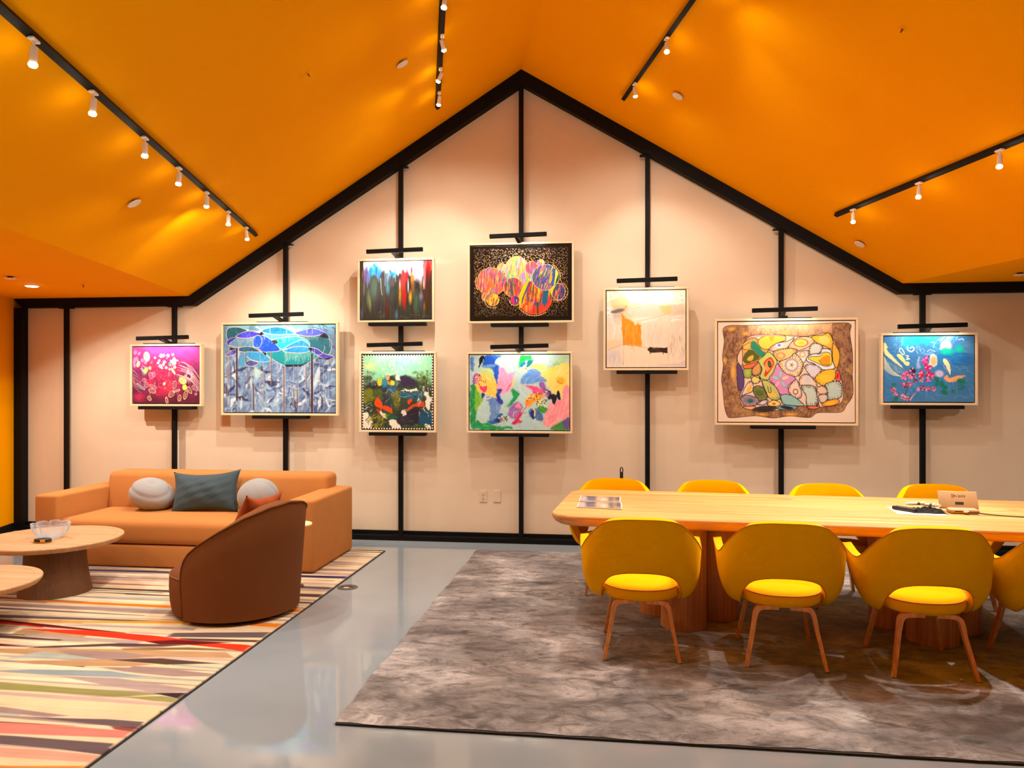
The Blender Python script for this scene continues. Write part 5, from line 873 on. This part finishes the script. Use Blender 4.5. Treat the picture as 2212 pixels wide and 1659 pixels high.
bm = BM(); box(bm, (-.05, -.012, .0052), (.05, .018, .0062)); box(bm, (-.026, -.042, .0052), (.026, -.036, .0062)); box(bm, (-.012, .036, .0052), (.02, .042, .0062)); obj('lid_gap', bm, M['dark_slot'], t)
bm = BM(); box(bm, (-.022, -.036, .0052), (.022, -.014, .0075), .001, 1); obj('lid_latch', bm, M['steel'], t)

# ================================================================= lounge side
def rbox(name, a, b, bev, m, parent, seg=4):
    bm = BM(); box(bm, a, b, bev, seg); return obj(name, bm, m, parent, 180)
t = empty('sofa', (-3.72, -1.0, SZ), 0, 'long low camel sofa with block arms against the end wall', 'sofa')
X = lambda x: x + 3.72; Yy = lambda y: y + 1.0
rbox('base', (X(-4.80), Yy(-1.478), .004), (X(-2.66), Yy(-.56), .19), .02, M['tan'], t)
rbox('seat', (X(-4.79), Yy(-1.49), .193), (X(-2.67), Yy(-.62), .405), .065, M['tan'], t, 6)
bm = BM(); box(bm, (X(-4.795), Yy(-.83), .36), (X(-2.615), Yy(-.535), .735), .055, 5)
for v in bm.verts: v.co.y += .06 * max(0, v.co.z - .4) / .33          # the back leans away a little
obj('backrest', bm, M['tan'], t, 180)
for x0, x1 in ((-4.985, -4.765), (-2.69, -2.455)):
    rbox('armrest', (X(x0), Yy(-1.495), .004), (X(x1), Yy(-.53), .605), .028, M['tan'], t, 5)
# block armchair whose corner just enters the picture
t = empty('block_armchair', (-5.46, -2.08, .001), 0, 'peach block armchair of which only an edge shows beside the round table', 'armchair')
rbox('base', (-.26, -.34, .004), (.26, .34, .19), .02, M['tan'], t); rbox('seat', (-.26, -.28, .193), (.27, .28, .40), .05, M['tan'], t, 5); rbox('backrest', (-.30, -.40, .004), (-.14, .40, .70), .04, M['tan'], t, 5)
for s_ in (-1, 1): rbox('armrest', (-.26, min(s_ * .29, s_ * .42), .004), (.30, max(s_ * .29, s_ * .42), .62), .025, M['tan'], t, 5)

def pillow(name, w, h, th, pinch, m, seed, n=26, wr=.0035):
    r = random.Random(seed); bm = BM(); ph = [r.uniform(0, 6.28) for _ in range(8)]
    def P(u, v, sgn):
        k = 1 - pinch * (1 - abs(v) ** 2.2) * .5; q = 1 - pinch * (1 - abs(u) ** 2.2)
        x = u * k * w / 2; z = v * q * h / 2
        e = max(0, (1 - u ** 2)) ** .55 * max(0, (1 - v ** 2)) ** .55
        y = sgn * th / 2 * e + wr * e * (math.sin(9 * u + 5 * v + ph[0]) + .7 * math.sin(14 * v - 6 * u + ph[1]) + .6 * math.sin(23 * (u - v) + ph[2]))
        return (x, y, z)
    F = [[bm.verts.new(P(-1 + 2 * i / n, -1 + 2 * j / n, -1)) for i in range(n + 1)] for j in range(n + 1)]
    K = [[F[j][i] if i in (0, n) or j in (0, n) else bm.verts.new(P(-1 + 2 * i / n, -1 + 2 * j / n, 1)) for i in range(n + 1)] for j in range(n + 1)]
    for G in (F, K):
        for j in range(n):
            for i in range(n): bm.faces.new((G[j][i], G[j][i + 1], G[j + 1][i + 1], G[j + 1][i]))
    return obj(name, bm, m, None, 180)
o = pillow('cushion', .64, .40, .17, .20, M['velvet_blue'], 3); tag(o, 'slate blue velvet cushion with pointed corners in the middle of the sofa', 'cushion')
o.location = (-3.715, -.93, SZ + .575); o.rotation_euler = (R(-17), R(-3), R(4))
# two soft ball cushions
def ball(rx, ry, rz, fold, seed):
    bm = BM(); n, mm = 64, 34; rings = []
    for j in range(1, mm):
        th = PI * j / mm; ring = []
        for i in range(n):
            a = 2 * PI * i / n; k = 1 + fold(a, th)
            ring.append((rx * k * math.sin(th) * math.cos(a), ry * k * math.sin(th) * math.sin(a), rz * math.cos(th) * (1 + fold(a, th) * .5)))
        rings.append(ring)
    loft(bm, rings); return bm
f1 = lambda a, th: -.05 * max(0, math.sin(7 * th + 1.6 * math.sin(a + .6) + .8 * math.sin(2 * a))) ** 3
o = obj('ball_cushion', ball(.205, .17, .152, f1, 1), M['grey_cloth'], None, 180); tag(o, 'pale grey ball cushion with gathered folds on the sofa', 'cushion', 'pale grey ball cushions'); o.location = (-4.245, -.93, SZ + .405 + .138); o.rotation_euler = (R(10), R(14), 0)
f2 = lambda a, th: -.045 * (1 - abs(math.sin(3 * a + .3))) ** 8 - .02 * (1 - abs(math.cos(th))) * 0
o = obj('ball_cushion', ball(.185, .165, .158, f2, 2), M['grey_cloth'], None, 180); tag(o, 'pale grey ball cushion with seams behind the rust cushion', 'cushion', 'pale grey ball cushions'); o.location = (-3.20, -.95, SZ + .405 + .146); o.rotation_euler = (R(24), R(-8), 0)

# barrel armchair
t = empty('barrel_armchair', (-2.60, -2.535, SZ), R(162), 'caramel barrel armchair seen from behind at the edge of the striped rug', 'armchair')   # local +x = facing
HR = [(0, .785), (20, .765), (40, .71), (60, .625), (76, .545), (86, .485), (92, .43), (96, .36), (98, .28)]
def hrim(f):
    f = abs(math.degrees(f))
    for (a, b), (c, d) in zip(HR, HR[1:]):
        if f <= c: return b + (d - b) * (f - a) / (c - a)
    return HR[-1][1]
bm = BM(); rings = []; rimo = []; N = 84; FM = R(98)
for i in range(N + 1):
    f = -FM + 2 * FM * i / N; h = hrim(f); a = PI + f; u = Vector((math.cos(a), math.sin(a), 0))
    ro = lambda z: .418 + .055 * (z / .78)
    rin = .315 + .012 * h
    pts = [u * ro(.03) + Vector((0, 0, .03)), u * ro(h * .35) + Vector((0, 0, h * .35)), u * ro(h * .7) + Vector((0, 0, h * .7)), u * ro(h) + Vector((0, 0, h - .012)), u * (ro(h) - .006) + Vector((0, 0, h - .002)),
           u * (ro(h) - .04) + Vector((0, 0, h)), u * (rin + .03) + Vector((0, 0, h - .006)), u * (rin + .006) + Vector((0, 0, h - .022)), u * rin + Vector((0, 0, min(h - .04, .40))), u * (rin - .01) + Vector((0, 0, .20)), u * (rin - .01) + Vector((0, 0, .03))]
    rings.append(pts); rimo.append(u * (ro(h) + .001) + Vector((0, 0, h - .008)))
loft(bm, rings); sh = obj('shell', bm, M['tan2'], t, 50)
fr = [Vector((math.cos(PI - FM), math.sin(PI - FM), 0)) * (.418 + .055 * z / .78 + .002) + Vector((0, 0, z)) for z in (.04, .12, .2)]; fr2 = [Vector((p.x, -p.y, p.z)) for p in fr]
bm = BM(); tube(bm, fr + rimo + fr2[::-1], .005, 6); obj('piping', bm, M['tan2'], sh, 180)
bm = BM(); lathe(bm, [(.385, .03), (.398, .10), (.404, .2), (.402, .268), (.394, .285), (.36, .318), (.29, .352), (.18, .376), (.02, .386)], 72, None, (.045, 0)); ste = obj('seat', bm, M['tan2'], t, 60)
bm = BM(); tube(bm, [(.045 + .4 * math.cos(R(a)), .4 * math.sin(R(a)), .281) for a in range(-84, 85, 6)], .0045, 6); obj('seat_piping', bm, M['brown_seam'], ste, 180)
bm = BM(); lathe(bm, [(.33, .001), (.33, .029), (.01, .029)], 40); obj('plinth', bm, M['dark_slot'], t, 40)
o = pillow('cushion', .42, .43, .19, .20, M['velvet_rust'], 9); tag(o, 'rust orange velvet cushion standing in the barrel armchair', 'cushion')
o.location = (-2.51, -2.45, SZ + .595); o.rotation_euler = (R(20), R(4), R(80))

# round coffee tables
def coffee(c, r, z, bc, br, lab):
    t = empty('coffee_table', (c[0], c[1], SZ), 0, lab, 'coffee table', 'pale oak coffee tables on the striped rug')
    bm = BM(); lathe(bm, [(r - .06, z - .045), (r - .02, z - .04), (r - .002, z - .018), (r, z - .006), (r - .004, z), (r - .05, z), (r - .051, z - .0015), (r - .0545, z - .0015), (r - .0555, z), (.01, z)], 96); obj('table_top', bm, M['pale_oak'], t, 40)
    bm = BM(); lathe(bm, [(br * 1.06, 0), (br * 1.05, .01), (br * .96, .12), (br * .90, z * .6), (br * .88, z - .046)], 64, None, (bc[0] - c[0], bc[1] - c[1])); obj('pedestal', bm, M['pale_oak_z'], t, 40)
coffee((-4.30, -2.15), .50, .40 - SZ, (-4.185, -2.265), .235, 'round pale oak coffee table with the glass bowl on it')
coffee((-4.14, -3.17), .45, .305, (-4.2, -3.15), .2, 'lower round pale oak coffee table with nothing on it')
# glass bowl and little box
prof_b = [(.03, .003), (.06, .004), (.10, .022), (.128, .062), (.136, .10), (.137, .118)]
bm = BM(); n = 128
fo = lambda a: 1 - .13 * (1 - abs(math.sin(4 * a))) ** 2.2
outer = [[(r * (1 + (fo(2 * PI * i / n) - 1) * min(1, z / .05)) * math.cos(2 * PI * i / n), r * (1 + (fo(2 * PI * i / n) - 1) * min(1, z / .05)) * math.sin(2 * PI * i / n), z * (1 - .10 * (1 - abs(math.sin(4 * 2 * PI * i / n))) ** 2)) for i in range(n)] for r, z in prof_b]
inner = [[(x * .965, y * .965, z) for x, y, z in r] for r in outer[::-1][:-1]] ; inner[0] = [(x * 1.0, y * 1.0, z + .002) for x, y, z in inner[0]]
last = [[(x * .9, y * .9, .010) for x, y, z in outer[0]]]
loft(bm, outer + inner + last); o = obj('glass_bowl', bm, M['glass'], None, 180); o.location = (-4.275, -2.20, .4015); tag(o, 'lobed clear glass bowl on the round coffee table', 'bowl')
t = empty('trinket_box', (-4.226, -2.345, .4015), R(12), 'flat dark oval box with a gold clasp beside the glass bowl', 'box')
EL = lambda a: (1.0 * math.cos(a), .72 * math.sin(a))
bm = BM(); lathe(bm, [(.062, 0), (.066, .003), (.066, .005), (.01, .005)], 40, EL); obj('tray', bm, M['gold'], t, 40)
bm = BM(); lathe(bm, [(.056, .0055), (.06, .009), (.06, .022), (.056, .026), (.01, .026)], 40, EL); obj('lid', bm, M['black_plastic'], t, 40)
bm = BM(); box(bm, (.002, -.047, .0062), (.036, -.038, .0235), .001, 1); obj('clasp', bm, M['gold'], t)
t = empty('side_table', (-2.44, -1.89, SZ), 0, 'small pale round side table half hidden behind the barrel armchair', 'side table')
bm = BM(); lathe(bm, [(.10, .47), (.118, .474), (.12, .482), (.117, .488), (.01, .488)], 40); obj('table_top', bm, M['marble'], t, 40)
bm = BM(); cyl(bm, (0, 0, .012), (0, 0, .4695), .012, n=16); obj('stem', bm, M['brass'], t, 40)
bm = BM(); lathe(bm, [(.055, .001), (.055, .008), (.02, .012), (.005, .012)], 32); obj('base', bm, M['brass'], t, 40)

# ================================================================= dining side
TA = R(-4.2)
t = empty('dining_table', (1.36, -2.175, RZ), TA, 'long oak dining table with rounded corners and clustered column bases', 'table')
TZ = .74 - RZ; HL, HW, CR = 1.74, .655, .20
def rrect(ins):
    P = []
    for cx, cy, a0 in ((HL - CR, HW - CR, 0), (-HL + CR, HW - CR, 90), (-HL + CR, -HW + CR, 180), (HL - CR, -HW + CR, 270)):
        for k in range(13): a = R(a0 + 90 * k / 12); P.append((cx + (CR - ins) * math.cos(a), cy + (CR - ins) * math.sin(a)))
    return P
bm = BM(); loft(bm, [[(x, y, TZ + dz) for x, y in rrect(i)] for i, dz in ((.075, -.072), (.045, -.066), (.02, -.052), (.006, -.034), (.0, -.018), (.001, -.006), (.006, 0))]); obj('tabletop', bm, M['oak_x'], t, 40)
for bx in (-.86, .62):
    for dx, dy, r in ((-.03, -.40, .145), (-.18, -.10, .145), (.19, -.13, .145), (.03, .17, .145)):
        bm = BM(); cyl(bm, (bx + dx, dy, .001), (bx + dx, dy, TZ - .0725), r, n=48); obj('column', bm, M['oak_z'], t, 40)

def make_chair():
    t = empty('dining_chair')
    S = [((0, -.236, .492), (0, -.252, .56), (0, -.266, .66), (0, -.290, .802)), ((.10, -.230, .487), (.108, -.247, .56), (.115, -.260, .66), (.115, -.284, .799)), ((.178, -.208, .462), (.198, -.226, .54), (.212, -.240, .64), (.207, -.262, .780)), ((.218, -.17, .405), (.254, -.190, .48), (.274, -.202, .57), (.268, -.218, .728)), ((.228, -.12, .342), (.280, -.140, .395), (.314, -.155, .485), (.316, -.166, .664)),
         ((.224, -.05, .304), (.284, -.070, .340), (.330, -.088, .44), (.342, -.105, .612)), ((.228, .02, .304), (.290, .0, .340), (.336, -.02, .435), (.351, -.035, .598)), ((.252, .08, .348), (.312, .068, .395), (.344, .055, .48), (.356, .045, .606)), ((.298, .13, .435), (.335, .122, .475), (.349, .115, .535), (.359, .11, .620)), ((.338, .17, .525), (.346, .168, .55), (.352, .165, .585), (.359, .165, .628)), ((.345, .20, .575), (.349, .203, .588), (.352, .205, .602), (.354, .20, .626))]
    half = [cr([s[k] for s in S], 4) for k in range(4)]
    cols = list(zip(*half)); full = [tuple((-x, y, z) for x, y, z in c) for c in cols[:0:-1]] + cols
    bm = BM(); G = []
    for c in full: G.append([bm.verts.new(p) for p in cr(c, 3)])
    for a, b in zip(G, G[1:]):
        for i in range(len(a) - 1): bm.faces.new((a[i], a[i + 1], b[i + 1], b[i]))
    rim = [v.co.copy() for v in [g[-1] for g in G]]; low = [g[0].co.copy() for g in G]
    for f in bm.faces: f.normal_update()
    o = obj('shell', bm, M['yellow'], t)
    # make the inside face the sitter, thicken inwards, round over
    c0 = o.data.polygons[len(o.data.polygons) // 2]; inward = c0.normal.y > 0
    md = o.modifiers.new('s', 'SOLIDIFY'); md.thickness = .046; md.offset = 1 if inward else -1; md.use_even_offset = False
    sb = o.modifiers.new('b', 'BEVEL'); sb.width = .014; sb.segments = 3; sb.angle_limit = R(50)
    bake(o)
    shell = o; path = rim + [v for v in low[::-1]]
    bm = BM(); tube(bm, path, .0026, 6, True); obj('piping', bm, M['yellow_pipe'], shell, 180)
    def SE(a, e=.80):
        c, s = math.cos(a), math.sin(a); return (math.copysign(abs(c) ** e, c), math.copysign(abs(s) ** e, s))
    bm = BM(); lathe(bm, [(.15, .355), (.212, .362), (.232, .378), (.236, .40), (.234, .428), (.228, .440), (.19, .452), (.12, .461), (.02, .465)], 64, SE, (0, .03))
    for v in bm.verts: v.co.z += (v.co.y - .03) * .13 - .018
    seat = obj('seat', bm, M['yellow'], t, 60)
    pp = [(.233 * SE(2 * PI * k / 64)[0], .03 + .233 * SE(2 * PI * k / 64)[1], .434 - .018 + .233 * SE(2 * PI * k / 64)[1] * .13) for k in range(64)]
    bm = BM(); tube(bm, pp, .0042, 6, True); obj('seat_piping', bm, M['yellow_pipe'], seat, 180)
    for sx in (-1, 1):
        for sy, zt in ((-1, .318), (1, .352)):
            y = -.17 if sy < 0 else .19; fy = -.25 if sy < 0 else .25
            P = [(sx * .03, y, zt), (sx * .09, y, zt), (sx * .125, y, zt - .004), (sx * .146, y + sy * .004, zt - .018), (sx * .158, y + sy * .012, zt - .05), (sx * .17, y + (fy - y) * .3, zt * .62), (sx * .21, fy, .001)]
            P = cr(P, 3); n = len(P)
            wd = [.048 - .020 * max(0, (k / (n - 1) - .45)) / .55 for k in range(n)]; th = [.019 + .007 * (1 - abs(k / (n - 1) - .5) * 2) for k in range(n)]
            bm = BM(); sweep(bm, P, wd, th, (0, 1, 0))
            for v in bm.verts: v.co.z = max(v.co.z, .001)
            obj('leg', bm, M['ply'], t, 30)
    return t
CH = make_chair()
PLACES = [(.152, -2.968, 0, 'yellow armchair seen from behind at the left end of the table'), (.945, -2.99, R(-3), 'yellow armchair seen from behind, second from the left end of the table'), (1.685, -3.04, R(-1), 'yellow armchair seen from behind in front of the conference tablet'), (2.425, -2.955, R(4), 'yellow armchair seen from behind, cut off by the picture edge'),
          (0.0, -1.62, R(180), 'yellow armchair across the table behind the two brochures'), (.752, -1.635, R(178), 'yellow armchair across the table, second from its left end'), (1.59, -1.74, R(183), 'yellow armchair across the table, below the painting of outlined cells'), (2.385, -1.675, R(180), 'bright yellow armchair across the table behind the conference tablet')]
for k, (x, y, rz, lab) in enumerate(PLACES):
    o = CH if k == 0 else copy_tree(CH)
    o.location = (x, y, RZ); o.rotation_euler = (0, 0, rz); tag(o, lab, 'chair', 'yellow armchairs round the dining table')

# ---------- on the table
TT = .7412
def brochure(pts, lab, seed):
    t = empty('brochure', (0, 0, TT), 0, lab, 'brochure', 'brochures on the dining table')
    s = Canvas((0, 0, 1, 1), 60, 36, (206, 160, 122), seed)
    for x, y, rx, ry, c in ((.3, .45, .14, .5, (96, 100, 130)), (.22, .3, .06, .3, (70, 80, 110)), (.5, .4, .1, .4, (240, 190, 160)), (.6, .6, .08, .3, (250, 226, 200)), (.76, .5, .05, .5, (90, 96, 120)), (.93, .35, .07, .4, (80, 90, 130)), (.1, .6, .1, .4, (206, 200, 206))): s.ell(x, y, rx, ry, c, 0, .08, .9)
    s.brush(30, (0, 0, 1, 1), .2, .05, 0, [(246, 206, 170), (120, 120, 140), (250, 236, 220), (236, 150, 100)], 30, .6)
    m = np.minimum(np.minimum(s.X, 1 - s.X), np.minimum(s.Y, 1 - s.Y) * .7); s.c *= .82; s.mix((m < .018) * 1., (240, 222, 190))
    (ax, ay), (bx, by), (cx, cy), (dx, dy) = pts
    art_mesh('cover', s.c, lambda u, v: np.stack([(ax * (1 - u) + bx * u) * (1 - v) + (dx * (1 - u) + cx * u) * v, (ay * (1 - u) + by * u) * (1 - v) + (dy * (1 - u) + cy * u) * v, np.full(u.shape, .0042)], -1), M['canvas'], t, (0, 0, -.0035))
brochure([(-.252, -1.80), (.047, -1.84), (.043, -2.085), (-.256, -2.06)], 'colour brochure at the table end, farther of the pair', 41)
brochure([(-.252, -2.095), (.05, -2.105), (.052, -2.40), (-.256, -2.345)], 'colour brochure at the table end, nearer of the pair', 41)
t = bm = BM(); box(bm, (-.15, -.155, 0), (.15, .155, .0012)); o = obj('paper_sheet', bm, M['paper']); o.location = (1.975, -2.215, TT); o.rotation_euler = (0, 0, R(-6)); tag(o, 'sheet of white paper under the remote and pens on the table', 'paper')
t = empty('pen_pouch', (2.035, -2.235, TT + .0018), R(-8), 'crumpled black cloth pouch holding the marker pens', 'pouch')
bm = BM(); Nn = 28; r = random.Random(5)
V = []
for j in range(Nn + 1):
    row = []
    for i in range(Nn + 1):
        u, v = -1 + 2 * i / Nn, -1 + 2 * j / Nn; e = max(0, 1 - max(abs(u), abs(v)) ** 4)
        row.append(bm.verts.new((u * .10 * (1 + .05 * math.sin(5 * v)), v * .08 * (1 + .07 * math.sin(6 * u)), .001 + e * (.016 + .010 * math.sin(7 * u + 3 * v) + .007 * math.sin(11 * v - 4 * u)))))
    V.append(row)
for j in range(Nn):
    for i in range(Nn): bm.faces.new((V[j][i], V[j][i + 1], V[j + 1][i + 1], V[j + 1][i]))
obj('cloth', bm, M['black_cloth'], t, 180)
t = empty('remote_control', (1.905, -2.215, TT + .0018), R(34), 'black remote control lying on the white paper sheet', 'remote control')
bm = BM(); box(bm, (-.025, -.085, .001), (.025, .085, .024), .006, 2); case = obj('case', bm, M['black_plastic'], t, 40)
for j in range(5):
    for i in range(3): bm = BM(); cyl(bm, (-.013 + .013 * i, .06 - .022 * j, .0242), (-.013 + .013 * i, .06 - .022 * j, .0268), .0045, n=10); obj('button', bm, M['steel'], case, 40)
def marker():
    t = empty('marker_pen')
    bm = BM(); cyl(bm, (0, -.055, .011), (0, .02, .011), .010, n=16); bl = obj('barrel', bm, M['paper'], t, 40)
    bm = BM(); cyl(bm, (0, .0205, .011), (0, .06, .011), .0112, .009, 16); obj('cap', bm, M['white'], t, 40)
    bm = BM(); cyl(bm, (0, -.03, .011), (0, -.012, .011), .0104, n=16); obj('band', bm, M['pen_green'], bl, 40)
    return t
MP = marker()
for k, (x, y, rz, lab) in enumerate(((1.985, -2.175, 55, 'white marker pen next to the remote control'), (2.055, -2.215, 22, 'white marker pen in the middle of the pouch'), (2.085, -2.235, 4, 'white marker pen closest to the conference tablet'))):
    o = MP if k == 0 else copy_tree(MP); o.location = (x, y, TT + .0335); o.rotation_euler = (R(-8), 0, R(rz)); tag(o, lab, 'marker pen', 'marker pens on the black pouch')
# conference tablet seen from the back
t = empty('conference_tablet', (2.235, -2.245, TT), R(-6), 'pale conference touch panel on its stand, seen from the back', 'tablet')
tl = Matrix.Translation((0, .035, .02)) @ Matrix.Rotation(R(-24), 4, 'X')
bm = BM(); box(bm, (-.118, -.006, 0), (.118, .006, .120), .006, 3, tl); hs = obj('screen_housing', bm, M['device'], t, 40)
bm = BM(); box(bm, (-.078, -.050, .001), (.098, .045, .030), .013, 4); st = obj('stand', bm, M['device'], t, 40)
bm = BM(); box(bm, (-.05, -.0515, .012), (-.006, -.0502, .018)); obj('port', bm, M['dark_slot'], st)
bm = BM(); box(bm, (-.02, -.0075, .028), (.03, -.0062, .045), 0, 1, tl); obj('label_recess', bm, M['dark_slot'], hs)
bm = BM(); box(bm, (.002, -.072, .010), (.03, -.0507, .022), .003, 2); obj('plug', bm, M['white'], t)
def text_mesh(txt, size, mtx, m, parent, name):
    cu = bpy.data.curves.new(name, 'FONT'); cu.body = txt; cu.size = size; cu.extrude = .0004; cu.align_x = 'LEFT'
    o = bpy.data.objects.new(name, cu); C.objects.link(o); dg = bpy.context.evaluated_depsgraph_get(); dg.update()
    me = bpy.data.meshes.new_from_object(o.evaluated_get(dg)); C.objects.unlink(o); bpy.data.objects.remove(o)
    me.transform(mtx); me.materials.clear(); me.materials.append(m); q = bpy.data.objects.new(name, me); C.objects.link(q); q.parent = parent
back = tl @ Matrix.Translation((0, -.0066, .080)) @ Matrix.Rotation(R(90), 4, 'X')
text_mesh('poly', .026, back @ Matrix.Translation((.002, 0, 0)), M['device_mark'], hs, 'lettering')
bm = BM(); tube(bm, [back @ Vector(p) for p in ((-.036, -.005, 0), (-.036, .018, 0), (-.012, .0065, 0), (-.028, .0035, 0), (-.036, -.005, 0))], .0016, 6); cyl(bm, back @ Vector((-.012, .006, 0)), back @ Vector((-.004, .006, 0)), .0013, n=6); obj('emblem', bm, M['device_mark'], hs)
bm = BM(); tube(bm, cr([(2.246, -2.325, TT + .016), (2.29, -2.33, TT + .016), (2.36, -2.325, TT + .006), (2.44, -2.36, TT + .005), (2.56, -2.40, TT + .005), (2.75, -2.40, TT + .005), (2.95, -2.38, TT + .005)], 6), .0035, 8); o = obj('power_cable', bm, M['black_plastic'], None, 180); tag(o, 'thin black cable running from the conference panel along the table', 'cable')
# black upright handle behind the far chair
t = empty('long_handled_pan', (.066, -.17, .001), 0, 'upright black handle with a loop end behind the far yellow chair', 'dustpan')
bm = BM(); box(bm, (-.016, -.008, .10), (.016, .008, .745), .006, 2); obj('handle', bm, M['black_plastic'], t, 40)
bm = BM(); tube(bm, [(-.012, 0, .742), (-.0125, 0, .765), (-.008, 0, .782), (0, 0, .788), (.008, 0, .782), (.0125, 0, .765), (.012, 0, .742)], .005, 8); obj('hanging_loop', bm, M['black_plastic'], t, 180)
bm = BM(); box(bm, (-.13, -.11, .002), (.13, .11, .012), .004, 1); box(bm, (-.13, .09, .012), (.13, .11, .11), .004, 1); obj('pan', bm, M['black_plastic'], t, 40)

# ================================================================= camera, air and exposure
cam = bpy.data.cameras.new('camera'); co = bpy.data.objects.new('camera', cam); C.objects.link(co)
cam.sensor_fit = 'HORIZONTAL'; cam.sensor_width = 36; cam.lens = 1690. / 2212 * 36; cam.clip_start = .05
co.location = (0, -7.674, 1.58); co.rotation_euler = (R(90), 0, R(7.4637)); cam.shift_y = 0
sc = bpy.context.scene; sc.camera = co
w = bpy.data.worlds.new('dim_room_air'); sc.world = w; w.use_nodes = True
w.node_tree.nodes['Background'].inputs[0].default_value = (1, .8, .6, 1); w.node_tree.nodes['Background'].inputs[1].default_value = .02
sc.view_settings.view_transform = 'Standard'; sc.view_settings.look = 'None'; sc.view_settings.exposure = .7; sc.view_settings.gamma = 1; sc.view_settings.use_curve_mapping = False
sc.cycles.use_denoising = True; sc.cycles.caustics_reflective = False; sc.cycles.caustics_refractive = False; sc.cycles.max_bounces = 8; sc.cycles.sample_clamp_indirect = 6
